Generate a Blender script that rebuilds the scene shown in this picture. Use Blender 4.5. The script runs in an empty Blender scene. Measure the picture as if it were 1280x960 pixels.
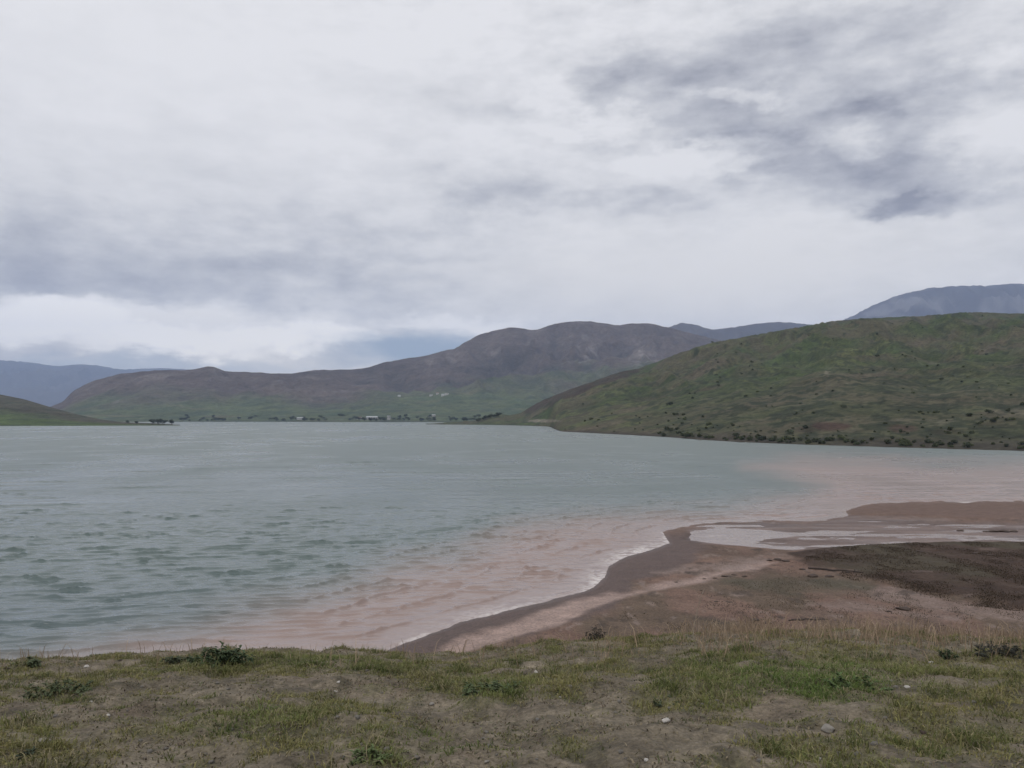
import bpy, math, random
import numpy as np
from mathutils import Vector, Matrix

random.seed(7)
rng = np.random.default_rng(7)
S = bpy.context.scene
COL = S.collection
R = math.radians

# ------------------------------------------------------------------ survey
# The photograph was measured as 1280 x 960; U = sideways / forward, slope = up / forward.
CAM_Z = 12.0
F = 1005.0
HORIZON = 522.0
PITCH = math.atan((HORIZON - 480.0) / F)
CP, SP = math.cos(PITCH), math.sin(PITCH)


def ray(x, y):
    x = np.asarray(x, float); y = np.asarray(y, float)
    a = (x - 640.0) / F; b = (480.0 - y) / F
    d = CP - b * SP
    return a / d, (SP + b * CP) / d


def pix(X, Y, Z):
    dz = Z - CAM_Z
    fw = np.maximum(Y * CP + dz * SP, 1e-3); up = -Y * SP + dz * CP
    return 640.0 + F * X / fw, 480.0 - F * up / fw


def flat(x, y, z=0.0):
    """Plan position of something seen at (x, y) and lying at height z."""
    u, s = ray(x, y)
    Y = (z - CAM_Z) / s
    return u * Y, Y


# ------------------------------------------------------------------ noise
_P = rng.permutation(512).astype(np.int64); _P = np.concatenate([_P, _P])
_G = rng.uniform(0, 2 * np.pi, 512); _GX, _GY = np.cos(_G), np.sin(_G)


def noise(x, y, seed=0):
    x = np.asarray(x, float) + seed * 17.31; y = np.asarray(y, float) - seed * 9.77
    xi = np.floor(x).astype(np.int64); yi = np.floor(y).astype(np.int64)
    xf = x - xi; yf = y - yi
    def g(ix, iy, dx, dy):
        h = _P[(_P[ix & 511] + iy) & 511]
        return _GX[h] * dx + _GY[h] * dy
    u = xf * xf * xf * (xf * (xf * 6 - 15) + 10); v = yf * yf * yf * (yf * (yf * 6 - 15) + 10)
    a = g(xi, yi, xf, yf); b = g(xi + 1, yi, xf - 1, yf)
    c = g(xi, yi + 1, xf, yf - 1); d = g(xi + 1, yi + 1, xf - 1, yf - 1)
    return 1.5 * ((a + u * (b - a)) + v * ((c + u * (d - c)) - (a + u * (b - a))))


def fbm(x, y, n=4, seed=0, gain=0.5):
    s = 0; a = 1.0; t = 0
    for i in range(n):
        s = s + a * noise(x * 2 ** i, y * 2 ** i, seed + i * 3); t += a; a *= gain
    return s / t


def ridged(x, y, n=4, seed=0):
    s = 0; a = 1.0; t = 0
    for i in range(n):
        s = s + a * (1 - np.abs(noise(x * 2 ** i, y * 2 ** i, seed + i * 5)) * 2); t += a; a *= 0.5
    return s / t


def sstep(a, b, x):
    t = np.clip((x - a) / (b - a), 0, 1)
    return t * t * (3 - 2 * t)


def mix(a, b, t):
    return a + (b - a) * t


def sdpoly(px, py, poly):
    """Signed distance to a polygon, positive inside."""
    px = px.astype(np.float64); py = py.astype(np.float64)
    d = np.full(px.shape, 1e18); inside = np.zeros(px.shape, bool)
    n = len(poly)
    for i in range(n):
        ax, ay = poly[i]; bx, by = poly[(i + 1) % n]
        ex, ey = bx - ax, by - ay
        wx, wy = px - ax, py - ay
        t = np.clip((wx * ex + wy * ey) / (ex * ex + ey * ey + 1e-12), 0, 1)
        d = np.minimum(d, (wx - ex * t) ** 2 + (wy - ey * t) ** 2)
        c = ((ay <= py) & (by > py)) | ((by <= py) & (ay > py))
        with np.errstate(divide='ignore', invalid='ignore'):
            xi = ax + (py - ay) / (by - ay + 1e-30) * ex
        inside ^= c & (px < xi)
    d = np.sqrt(d)
    return np.where(inside, d, -d)


def interp(pts, x):
    p = np.array(pts, float)
    return np.interp(x, p[:, 0], p[:, 1])


def smooth1(a, k):
    if k < 1: return a
    w = np.hanning(2 * k + 3)[1:-1]; w /= w.sum()
    return np.convolve(np.pad(a, k, mode='edge'), w, 'valid')


# ------------------------------------------------------------------ object helpers
def link(o):
    COL.objects.link(o); return o


def tag(o, label=None, cat=None, group=None, kind=None):
    if label: o['label'] = label
    if cat: o['category'] = cat
    if group: o['group'] = group
    if kind: o['kind'] = kind
    return o


def mesh_np(name, V, faces, mat, attrs=None, smooth=True, parent=None):
    """faces: an (n, 3) or (n, 4) array. attrs: name -> per-vertex float or rgb."""
    me = bpy.data.meshes.new(name)
    V = np.asarray(V, np.float32); faces = np.asarray(faces, np.int32)
    k = faces.shape[1]
    me.vertices.add(len(V)); me.vertices.foreach_set('co', V.ravel())
    me.loops.add(faces.size); me.loops.foreach_set('vertex_index', faces.ravel())
    me.polygons.add(len(faces))
    me.polygons.foreach_set('loop_start', np.arange(0, faces.size, k, dtype=np.int32))
    me.polygons.foreach_set('loop_total', np.full(len(faces), k, np.int32))
    me.polygons.foreach_set('use_smooth', np.full(len(faces), smooth, bool))
    for an, av in (attrs or {}).items():
        av = np.asarray(av, np.float32)
        if av.ndim == 1:
            at = me.attributes.new(an, 'FLOAT', 'POINT'); at.data.foreach_set('value', av)
        else:
            at = me.attributes.new(an, 'FLOAT_COLOR', 'POINT')
            at.data.foreach_set('color', np.concatenate([av, np.ones((len(av), 1), np.float32)], 1).ravel())
    me.update(calc_edges=True)
    me.materials.append(mat)
    o = bpy.data.objects.new(name, me); link(o)
    if parent: o.parent = parent
    return o


def grid_faces(nr, nc):
    i = np.arange(nr * nc).reshape(nr, nc)
    return np.stack([i[:-1, :-1], i[:-1, 1:], i[1:, 1:], i[1:, :-1]], -1).reshape(-1, 4)


class NT:
    """A small node-tree writer."""
    def __init__(self, tree):
        self.t = tree; tree.nodes.clear()
    def n(self, kind, props=None, **ins):
        nd = self.t.nodes.new(kind)
        for k, v in (props or {}).items(): setattr(nd, k, v)
        for k, v in ins.items():
            key = int(k[1:]) if k[0] == 'i' and k[1:].isdigit() else k.replace('_', ' ')
            self.set(nd.inputs[key], v)
        return nd
    def set(self, sock, v):
        if isinstance(v, bpy.types.NodeSocket): self.t.links.new(v, sock)
        elif isinstance(v, bpy.types.Node): self.t.links.new(v.outputs[0], sock)
        else: sock.default_value = v
    def m(self, op, a, b=0.0, c=None, clamp=False):
        nd = self.n('ShaderNodeMath', {'operation': op, 'use_clamp': clamp}, i0=a, i1=b)
        if c is not None: self.set(nd.inputs[2], c)
        return nd.outputs[0]
    def vm(self, op, a, b=None, out=0):
        nd = self.n('ShaderNodeVectorMath', {'operation': op}, i0=a)
        if b is not None: self.set(nd.inputs[1], b)
        return nd.outputs[out]
    def mixc(self, f, a, b, blend='MIX'):
        nd = self.n('ShaderNodeMix', {'data_type': 'RGBA', 'blend_type': blend})
        self.set(nd.inputs[0], f); self.set(nd.inputs[6], a); self.set(nd.inputs[7], b)
        return nd.outputs[2]
    def ramp(self, f, stops):
        nd = self.n('ShaderNodeValToRGB', i0=f)
        e = nd.color_ramp.elements
        e[0].position = stops[0][0]; e[0].color = (*stops[0][1], 1)
        e[1].position = stops[-1][0]; e[1].color = (*stops[-1][1], 1)
        for p, c in stops[1:-1]:
            q = e.new(p); q.color = (*c, 1)
        return nd.outputs[0]
    def maprange(self, v, a, b, c, d, mode='SMOOTHSTEP'):
        nd = self.n('ShaderNodeMapRange', {'interpolation_type': mode}, i0=v, i1=a, i2=b, i3=c, i4=d)
        return nd.outputs[0]
    def noise(self, vec, scale, detail=4, rough=0.55, dist=0.0):
        return self.n('ShaderNodeTexNoise', Vector=vec, Scale=scale, Detail=detail, Roughness=rough, Distortion=dist).outputs[0]


def material(name):
    m = bpy.data.materials.new(name); m.use_nodes = True
    t = NT(m.node_tree)
    out = t.n('ShaderNodeOutputMaterial')
    return m, t, out


def attr_mat(name, rough=0.9, scales=((1.0, 0.3),), bump=None, spec=0.3, rough_attr=None):
    """Colour from the attribute 'Col', broken up by noise at the given scales; bump = (scale, distance)."""
    m, t, out = material(name)
    pos = t.n('ShaderNodeNewGeometry').outputs['Position']
    c = t.n('ShaderNodeAttribute', {'attribute_name': 'Col'}).outputs['Color']
    for sc, am in scales:
        f = t.maprange(t.noise(pos, sc, 5, 0.6), 0.3, 0.7, 1 - am, 1 + am, 'LINEAR')
        c = t.vm('MULTIPLY', c, t.n('ShaderNodeCombineXYZ', X=f, Y=f, Z=f))
    p = t.n('ShaderNodeBsdfPrincipled', Base_Color=c, Roughness=rough)
    p.inputs['Specular IOR Level'].default_value = spec
    if rough_attr:
        w = t.n('ShaderNodeAttribute', {'attribute_name': rough_attr}).outputs['Fac']
        t.set(p.inputs['Roughness'], t.maprange(w, 0, 1, rough, 0.28, 'LINEAR'))
        t.set(p.inputs['Specular IOR Level'], t.maprange(w, 0, 1, spec, 0.5, 'LINEAR'))
    if bump:
        hs = None
        for sc, di in bump:
            h = t.m('MULTIPLY', t.noise(pos, sc, 6, 0.6), di)
            hs = h if hs is None else t.m('ADD', hs, h)
        b = t.n('ShaderNodeBump', Height=hs, Distance=1.0, Strength=1.0)
        t.set(p.inputs['Normal'], b.outputs[0])
    t.set(out.inputs['Surface'], p)
    return m


def plain_mat(name, col, rough=0.85, var=0.25, scale=4.0, rand=0.0, spec=0.3, bump=0.0):
    m, t, out = material(name)
    pos = t.n('ShaderNodeTexCoord').outputs['Object']
    f = t.maprange(t.noise(pos, scale, 5, 0.6), 0.3, 0.7, 1 - var, 1 + var, 'LINEAR')
    if rand:
        oi = t.n('ShaderNodeObjectInfo').outputs['Random']
        f = t.m('MULTIPLY', f, t.maprange(oi, 0, 1, 1 - rand, 1 + rand, 'LINEAR'))
    c = t.vm('MULTIPLY', (*col,), t.n('ShaderNodeCombineXYZ', X=f, Y=f, Z=f))
    p = t.n('ShaderNodeBsdfPrincipled', Base_Color=c, Roughness=rough)
    p.inputs['Specular IOR Level'].default_value = spec
    if bump:
        b = t.n('ShaderNodeBump', Height=t.noise(pos, scale * 2, 6, 0.65), Distance=bump, Strength=1.0)
        t.set(p.inputs['Normal'], b.outputs[0])
    t.set(out.inputs['Surface'], p)
    return m


# ------------------------------------------------------------------ plan of the shore (measured outlines)
LAND = [(-900, 838), (0, 834), (60, 832), (130, 824), (200, 821), (300, 819), (400, 818), (474, 816), (535, 793), (595, 772), (660, 757), (724, 741), (744, 733),
        (755, 722), (761, 708), (774, 699), (790, 693), (815, 686), (837, 679), (833, 671), (829, 665), (845, 660), (868, 657), (893, 653), (945, 650),
        (1000, 652), (1063, 646), (1057, 639), (1090, 630), (1139, 628), (1280, 627), (1500, 626), (2300, 626), (2300, 1600), (-900, 1600)]
DELTA = [(850, 662), (870, 657), (900, 653), (945, 650), (1010, 652), (1063, 643), (1155, 648), (1208, 652), (1280, 652), (2300, 652), (2300, 681), (1280, 681),
         (1180, 681), (1070, 687), (990, 692), (930, 686), (880, 683), (850, 677), (862, 668)]
SPIT = [(1057, 639), (1090, 630), (1139, 628), (1280, 627), (2300, 626), (2300, 651), (1280, 651), (1208, 652), (1155, 647), (1063, 642)]
POOL = [(854, 668), (868, 663), (900, 660), (960, 663), (1000, 668), (950, 676), (935, 680), (890, 678), (864, 674)]
BROWN = [(985, 696), (1030, 688), (1075, 684), (1180, 681), (1280, 681), (2300, 680), (2300, 800), (1400, 782), (1280, 769), (1190, 755), (1103, 736), (1060, 722), (1010, 712)]
CHANNEL = [(540, 826), (575, 803), (640, 786), (690, 765), (715, 752), (800, 742), (860, 729), (900, 716), (960, 706), (985, 704), (950, 716), (905, 724), (870, 736),
           (825, 744), (770, 756), (735, 770), (700, 790), (640, 806), (600, 818), (575, 828)]
DARKGRASS = [(905, 731), (960, 726), (1050, 729), (1098, 738), (1090, 750), (1000, 752), (930, 745)]
PLUME = [(-500, 850), (-100, 832), (0, 818), (120, 798), (240, 776), (320, 757), (410, 738), (500, 708), (560, 694), (605, 676), (650, 656), (740, 642), (860, 638), (940, 630), (1000, 620), (1030, 606),
         (990, 594), (930, 585), (1000, 577), (1100, 574), (1200, 577), (1280, 582), (2300, 600), (2300, 1200), (60, 1200)]
EDGE = [(-900, 838), (0, 832), (60, 830), (120, 828), (200, 822), (270, 818), (350, 819), (450, 819), (520, 823), (600, 820), (680, 809), (760, 804), (850, 799),
        (950, 795), (1050, 794), (1150, 802), (1280, 806), (1500, 812), (2300, 830)]
YC = 16.0                                                      # how far off the brow of the bank is


def bank_z(X, Y):
    """The grass bank the photographer stands on, its brow, and the drop behind it."""
    Ye = np.maximum(Y, 4.0)
    x = 640 + F * X / np.maximum(Y, 6.0) * 0.97
    _, sc = ray(640.0, interp(EDGE, x))
    zc = CAM_Z + sc * YC                                       # height of the brow
    s0 = 9.55
    Y0 = 5.2
    t = (Ye - Y0) / (YC - Y0)
    z = s0 + (zc - s0) * t + 0.25 * np.clip(t, 0, 1) * (1 - np.clip(t, 0, 1))
    drop = np.maximum(Y - YC, 0)
    z = z - 0.16 * drop * sstep(0, 5, drop)
    z = z + 0.10 * noise(X * 0.5, Y * 0.5, 3) * (1 - 0.6 * sstep(13, 17, Y)) + 0.085 * noise(X * 1.7, Y * 1.7, 5) + 0.045 * fbm(X * 4.2, Y * 4.2, 4, 8)
    return z


def flats_fields(X, Y):
    px, py = pix(X, Y, 0.0)
    return px, py


def ground_z(X, Y):
    zb = bank_z(X, Y)
    px, py = pix(X, np.maximum(Y, 8.0), np.zeros_like(X))
    wob = 3.0 * noise(px * 0.03, py * 0.06, 11) + 1.3 * noise(px * 0.09, py * 0.2, 12)
    sd = sdpoly(px, py, LAND) + wob * 0.6
    zf = np.where(sd > 0, 0.30 * sstep(0, 26, sd) + 0.006 * np.minimum(sd, 10), np.maximum(0.035 * sd, -2.0))
    de = sdpoly(px, py, DELTA)
    zd = 0.014 + 0.13 * fbm(X * 0.09, Y * 0.25, 5, 21, .6) - .14 * sstep(-2, 3, sdpoly(px, py, POOL))
    zf = mix(zf, zd, sstep(-3, 5, de))
    ch = sdpoly(px, py, CHANNEL)
    zf = zf - 0.10 * sstep(-3, 6, ch)
    zf = zf + 0.05 * fbm(X * 0.7, Y * 0.7, 4, 31) * sstep(4, 30, sd) * (1 - sstep(-3, 5, de))
    br = sdpoly(px, py, BROWN)
    zf = zf + sstep(-2, 6, br) * (0.18 + 0.12 * fbm(X * 0.8, Y * 0.8, 4, 41))
    return np.maximum(zb, zf), zb, zf, px, py, sd, de, ch, br


# ================================================================== GROUND
def rows_ground():
    a = [-60, -40, -25, -15, -8, -4, -1, 1, 2.2, 3.2]
    def geo(s, e, k):
        o = []; v = s
        while v < e: o.append(v); v *= 1 + k
        return o
    return np.array(a + geo(4, 17, 0.0048) + geo(17, 36, 0.010) + geo(36, 140, 0.0038) + [142, 150, 170, 210, 280])


def cols(lo, hi, step, wide):
    c = np.arange(lo, hi, step)
    ext = np.array([60, 140, 250, 400, 600, 850, 1200]) * wide
    return np.concatenate([(lo - ext)[::-1], c, hi + ext])


gY = rows_ground()
gx = cols(-140, 1420, 1.5, 0.8)
gU = (gx - 640) / F
Yg, Ug = np.meshgrid(gY, gU, indexing='ij')
Xg = Ug * np.maximum(Yg, 8.0)
X, Y = Xg.ravel(), Yg.ravel()
Z, ZB, ZF, PX, PY, SD, DE, CH, BR = ground_z(X, Y)
onbank = sstep(-0.15, 0.25, ZB - ZF)
spx, spy = pix(X, np.maximum(Y, 4.0), Z)                        # where the surface point was measured


def blob(x, y, rx, ry):
    return lambda a, b: np.exp(-(((a - x) / rx) ** 2 + ((b - y) / ry) ** 2))


GREEN = [(270, 832, 80, 12, .9), (75, 862, 45, 14, .8), (40, 940, 110, 22, .6), (300, 905, 110, 24, .75), (500, 840, 70, 16, .7), (620, 862, 60, 18, .9), (560, 930, 90, 22, .8),
         (480, 945, 50, 18, .6), (1000, 850, 130, 24, 1.1), (1060, 862, 40, 20, .6), (900, 840, 80, 18, .7), (840, 880, 60, 18, .6), (1120, 890, 80, 22, .5), (1200, 830, 80, 14, .6),
         (380, 828, 90, 9, .9), (1240, 900, 90, 40, .5), (720, 832, 90, 16, .55), (920, 950, 140, 22, .4), (1250, 845, 60, 18, .5), (160, 905, 70, 20, .4)]
BARE = [(150, 885, 90, 16, .5), (330, 948, 120, 14, .8), (640, 945, 120, 22, .9), (760, 905, 90, 18, .8), (880, 925, 100, 18, .6), (370, 860, 110, 16, .5), (40, 885, 50, 12, .5),
        (560, 880, 60, 10, .4), (230, 858, 100, 9, .5), (1180, 860, 60, 14, .35), (1010, 915, 110, 13, .6), (800, 940, 90, 30, .6), (100, 955, 130, 10, .5)]


def green_mask(X, Y, sx, sy):
    g = 0.30 + 1.35 * fbm(X * 0.7, Y * 0.7, 5, 51, .6) + 0.55 * noise(X * 2.6, Y * 2.0, 57) + 0.25 * noise(X * 7, Y * 6, 58)
    for x, y, rx, ry, a in GREEN: g = g + a * 0.62 * blob(x, y, rx, ry)(sx, sy)
    for x, y, rx, ry, a in BARE: g = g - a * 0.55 * blob(x, y, rx, ry)(sx, sy)
    return np.clip(g, 0, 1)


c3 = lambda *a: np.array(a, float)[None, :]
GM = green_mask(X, Y, spx, spy)
n1 = fbm(X * 0.9, Y * 0.9, 5, 61)[:, None]
n2 = 1.3 * fbm(X * 4, Y * 4, 5, 63, .62)[:, None]
dirt = mix(c3(.088, .072, .054), c3(.172, .144, .108), np.clip(.5 + n1 + .5 * n2, 0, 1))
dirt = mix(dirt, c3(.105, .072, .056), 0.6 * sstep(.1, .5, fbm(X * 0.5, Y * 0.5, 3, 65))[:, None])
turf = mix(c3(.090, .088, .046), c3(.128, .112, .068), np.clip(.5 + 1.2 * n2, 0, 1))
bankc = mix(dirt, turf, (.10 + .80 * sstep(.15, .7, GM))[:, None])
bankc = mix(bankc, c3(.056, .050, .032), .65 * sstep(.16, .42, fbm(X * 3.1, Y * 2.2, 4, 66) + .12 * GM)[:, None])
# the flats: zones of mud, wet silt and brown growth, edges broken by noise
w1 = 5 * noise(X * 0.35, Y * 0.35, 71) + 3 * noise(X * 1.1, Y * 1.1, 72)
mud = mix(c3(.102, .062, .047), c3(.165, .108, .084), np.clip(.5 + .9 * fbm(X * 0.25, Y * 0.25, 4, 73) + .4 * fbm(X * 1.6, Y * 1.6, 3, 74), 0, 1)[:, None])
mud = mix(mud, c3(.072, .056, .043), (0.75 * sstep(.02, .30, fbm(X * 0.18, Y * 0.12, 4, 75)) * sstep(745, 700, PY * 0 + 720) )[:, None])
scr = sstep(.0, .28, fbm(X * 0.16 + 3, Y * 0.10, 4, 77) + 0.10) * sstep(712, 735, PY)
mud = mix(mud, c3(.072, .060, .040), 0.55 * scr[:, None])
berm = sstep(22, 9, SD + w1 * .6) * (PY > 690) * (PX < 900)
berm = np.maximum(berm, sstep(46, 34, SD + w1) * sstep(905, 860, PX) * sstep(660, 675, PY))
mud = mix(mud, c3(.083, .058, .052), 0.92 * berm[:, None])
wet = 0.30 * sstep(7, 1, SD) + 0.25 * berm
chm = sstep(-4, 5, CH + w1 * .7)
mud = mix(mud, mix(c3(.290, .210, .178), c3(.225, .162, .138), np.clip(.5 + n1, 0, 1)), 0.95 * chm[:, None])
dem = sstep(-2, 6, DE + w1 * .3)
silt = mix(c3(.085, .060, .053), c3(.165, .122, .108), np.clip(.5 + 1.3 * fbm(X * 0.08, Y * 0.25, 4, 81), 0, 1)[:, None])
mud = mix(mud, silt, dem[:, None])
wet = np.maximum(wet, dem * (0.25 + 0.4 * sstep(-.2, .3, fbm(X * 0.06, Y * 0.3, 3, 83))))
wet = np.maximum(wet, 0.35 * chm)
TRACKS = [[(1075, 744), (1110, 739), (1190, 758), (1280, 772), (1420, 790), (1420, 806), (1280, 786), (1180, 771), (1095, 757)], [(815, 722), (870, 711), (960, 701), (990, 702), (930, 713), (860, 725)],
          [(1010, 760), (1100, 765), (1200, 778), (1200, 784), (1090, 772), (1000, 766)], [(1060, 716), (1090, 722), (1130, 734), (1120, 738), (1080, 727), (1050, 720)]]
for tr_ in TRACKS:
    mud = mix(mud, mix(c3(.205, .155, .135), c3(.15, .11, .094), np.clip(.5 + n1, 0, 1)), (.75 * sstep(-4, 4, sdpoly(PX, PY, tr_) + w1 * .8))[:, None])
spm = sstep(-1.5, 3, sdpoly(PX, PY, SPIT) + w1 * .15)
mud = mix(mud, mix(c3(.105, .068, .055), c3(.135, .092, .076), np.clip(.5 + n1, 0, 1)), spm[:, None])
wet = wet * (1 - .7 * spm)
mud = mix(mud, c3(.044, .033, .027), (.75 * sstep(.20, .38, fbm(X * 1.5, Y * .8, 4, 90, .6)) * sstep(-.1, .3, fbm(X * .2, Y * .1, 3, 92)) * (1 - dem) * (1 - .8 * berm) * (1 - spm) * (1 - .7 * chm))[:, None])
mud = mix(mud, c3(.20, .155, .135), (.55 * sstep(.24, .42, fbm(X * .9, Y * .35, 4, 94, .6)) * (1 - dem) * (1 - berm) * (1 - spm))[:, None])
mud = mix(mud, c3(.050, .038, .031), (.7 * sstep(.16, .40, fbm(X * .55, Y * .28, 5, 89, .62)) * (1 - dem) * (1 - berm) * (1 - spm) * (1 - .8 * chm))[:, None])
brm = sstep(-2, 4, BR + w1 * .8)
bro = mix(c3(.036, .022, .016), c3(.058, .038, .028), np.clip(.5 + 1.1 * fbm(X * 0.5, Y * 0.4, 4, 85), 0, 1)[:, None])
bro = mix(bro, c3(.056, .050, .031), (sstep(.0, .35, fbm(X * 0.12, Y * 0.09, 3, 86)) * .6)[:, None])
bro = mix(bro, c3(.110, .080, .068), (0.7 * sstep(.36, .52, fbm(X * 0.22, Y * 0.5, 4, 88)))[:, None])
mud = mix(mud, bro, brm[:, None]); wet = wet * (1 - brm)
dgm = sstep(-4, 8, sdpoly(PX, PY, DARKGRASS) + w1)
mud = mix(mud, c3(.062, .056, .038), 0.7 * dgm[:, None])
mud = mix(mud, c3(.16, .118, .10), (sstep(0, -30, SD))[:, None])
gcol = mix(mud, bankc, onbank[:, None])
gwet = np.clip(wet * (1 - onbank), 0, 1)
M_ground = attr_mat('ground_soil', 0.95, ((0.9, .12), (6.0, .34), (30.0, .38)), bump=((1.3, .03), (6, .05), (30, .022)), spec=0.25, rough_attr='Wet')
ground = mesh_np('ground', np.stack([X, Y, Z], 1), grid_faces(len(gY), len(gx)), M_ground, {'Col': gcol, 'Wet': gwet})
tag(ground, 'grassy dirt bank falling to the reddish brown mud flats of the lake shore', 'ground', kind='structure')

# a sheet under everything, out to the horizon
M_base = plain_mat('lake_bed_silt', (.09, .075, .06), 0.95, .2, .01)
s = 20000.0
bed = mesh_np('lake_bed', [(-s, -3000, -6), (s, -3000, -6), (s, 16200, -6), (-s, 16200, -6)], [(0, 1, 2, 3)], M_base, smooth=False)
tag(bed, 'silty bottom under the lake and the valley', 'ground', kind='structure')


# ================================================================== WATER
def rows_water():
    ys = np.concatenate([np.arange(900, 700, -0.42), np.arange(700, 530, -0.26), np.arange(530, 526.2, -0.4)])
    _, Yw = flat(640.0, ys)
    return np.concatenate([Yw, [2700, 3300, 4500]])


wY = rows_water()
wx = cols(-120, 1400, 1.5, 0.8)
Yw, Uw = np.meshgrid(wY, (wx - 640) / F, indexing='ij')
Xw = Uw * Yw
rowstep = np.gradient(wY)[:, None] * np.ones_like(Xw)
X, Y = Xw.ravel(), Yw.ravel(); RS = np.maximum(rowstep.ravel(), 0.12)
PX, PY = pix(X, Y, np.zeros_like(X))
SDp = -sdpoly(PX, PY, LAND)                                     # outwards from the shore, in measured units
land_plan = [tuple(float(v) for v in flat(a, min(b, 900))) for a, b in LAND[:33]] + [(120.0, 20.0), (-80.0, 20.0)]
near = Y < 260
SDm = np.full(X.shape, 200.0)
SDm[near] = -sdpoly(X[near], Y[near], land_plan)
DEw = sdpoly(PX, PY, DELTA)


def waves(X, Y, l0, l1, n, spread, seed, lo=2.6, hi=6.5):
    """A wind sea of unit strength with wavelengths l0 to l1."""
    u = np.zeros_like(X); r2 = np.random.default_rng(seed)
    for i in range(n):
        lam = l0 * (l1 / l0) ** r2.random()
        th = R(9) + R(spread) * r2.standard_normal()            # the way the crests run
        k = 2 * np.pi / lam
        u += sstep(lo, hi, lam / RS) * np.sin(-math.sin(th) * k * X + math.cos(th) * k * Y + 6.283 * r2.random())
    return u / math.sqrt(n / 2)


gust = np.clip(0.55 + 0.9 * fbm(X * 0.02, Y * 0.008, 3, 91), .15, 1.3)
shore = sstep(-0.3, 6, SDm) * (1 - 0.95 * sstep(-6, 4, DEw))
# wavelets with steep fronts leaning towards the shore they run to
u = waves(X, Y, .9, 2.3, 44, 8, 11)
u = waves(X, Y + .13 * np.maximum(u - .3, 0) * sstep(1.2, .3, RS), .9, 2.3, 44, 8, 11)
pk = np.maximum(u - .85, 0) * sstep(-.25, .35, noise(X * .11, Y * .22, 97)) * np.clip(.8 + 1.1 * noise(X * .9, Y * 2.2, 100), .1, 1.5) * np.clip(gust, .3, 1.2)
ub = waves(X, Y, 5, 13, 30, 10, 12)
ub = waves(X, Y + .8 * np.maximum(ub - .3, 0) * sstep(2.5, .6, RS), 5, 13, 30, 10, 12)
pkb = np.maximum(ub - 1.1, 0) * sstep(-.3, .25, noise(X * .03, Y * .05, 98)) * sstep(70, 150, Y) * sstep(330, 200, Y)
us = waves(X, Y, .7, 1.8, 30, 22, 13)
H = (.016 * u + .15 * pk + .018 * us + .03 * ub + .11 * pkb) * (0.06 + 0.94 * shore)
d_ = np.maximum(2.6 + 0.05 * SDm, .5)
ph = 2 * np.pi * np.log(d_) / 0.05 + 1.4 * noise(X * .12, Y * .12, 93) + 2.2 * noise(X * .03, Y * .03, 94) + .55 * fbm(X * .55, Y * .55, 3, 87)
sw = np.exp(6.0 * (np.sin(ph + .8 * np.sin(ph)) - 1))
env = sstep(0.1, 1.5, SDm) * sstep(36, 8, SDm) * sstep(-.35, .25, noise(X * .09, Y * .16, 95)) * sstep(1.4, 3.0, 2.8 / RS) * (1 - sstep(-6, 4, DEw))
H = H + 0.15 * (sw - .15) * env * (1 + .9 * fbm(X * .8, Y * 1.6, 3, 82))
# body colour: clear turquoise lake against the silt plume
wob = 12 * fbm(PX * .006, PY * .018, 3, 101) + 9 * fbm(PX * .012, PY * .11, 3, 102)
PL = sdpoly(PX, PY, PLUME) + wob
edge = np.clip(20 + 0.12 * (PY - 570), 18, 40)
plume = sstep(-1, 1, PL / edge)
wcol = mix(c3(.080, .108, .103), c3(.232, .172, .152), plume[:, None])
wcol = mix(wcol, c3(.092, .118, .104), (sstep(600, 535, PY) * (1 - plume))[:, None])
wcol = mix(wcol, c3(.076, .102, .106), (sstep(690, 780, PY) * sstep(560, 200, PX) * (1 - plume))[:, None])
wcol = mix(wcol, c3(.200, .150, .134), sstep(-4, 6, DEw)[:, None])
fn = fbm(X * .6, Y * .6, 3, 111)
foam = sstep(3.2, 0.2, SDm + 2.6 * fn) * sstep(-.30, .2, fn + .10) * (blob(795, 692, 50, 17)(PX, PY) + blob(748, 727, 22, 11)(PX, PY) + .35 * blob(650, 765, 110, 25)(PX, PY) + .12)
foam = np.maximum(foam, .7 * sstep(.55, .05, SDm + .5 * fn) * sstep(-.1, .2, noise(X * .25, Y * .25, 96)) * (1 - sstep(-14, -4, DEw)))
foam = np.maximum(foam, .75 * sstep(.02, .25, fbm(X * .10, Y * .7, 3, 113)) * (.45 * blob(893, 668, 14, 6)(PX, PY) + .25 * blob(1050, 689, 22, 2)(PX, PY) + .12 * blob(925, 676, 36, 2)(PX, PY)))
M_water, t, out = material('lake_water')
pos = t.n('ShaderNodeNewGeometry').outputs['Position']
colr = t.n('ShaderNodeAttribute', {'attribute_name': 'Col'}).outputs['Color']
mp = t.n('ShaderNodeVectorRotate', {'rotation_type': 'Z_AXIS'}, Vector=pos, Angle=R(-9)).outputs[0]
mp = t.vm('MULTIPLY', mp, (0.28, 1.0, 1.0))
calm = t.n('ShaderNodeAttribute', {'attribute_name': 'Calm'}).outputs['Fac']
hh = t.m('ADD', t.m('MULTIPLY', t.noise(mp, 1.4, 3, 0.5), 0.12), t.m('MULTIPLY', t.noise(mp, 4.5, 3, 0.5), 0.014))
hh = t.m('MULTIPLY', hh, t.n('ShaderNodeAttribute', {'attribute_name': 'Chop'}).outputs['Fac'])
hh = t.m('MULTIPLY', hh, t.m('SUBTRACT', 1.0, t.m('MULTIPLY', calm, 0.85)))
bmp = t.n('ShaderNodeBump', Height=hh, Distance=1.0, Strength=0.85)
pr = t.n('ShaderNodeBsdfPrincipled', Base_Color=colr, Roughness=t.maprange(t.n('ShaderNodeAttribute', {'attribute_name': 'Chop'}).outputs['Fac'], .4, 1.4, .17, .34, 'LINEAR'), IOR=1.333)
pr.inputs['Specular IOR Level'].default_value = 0.5
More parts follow.
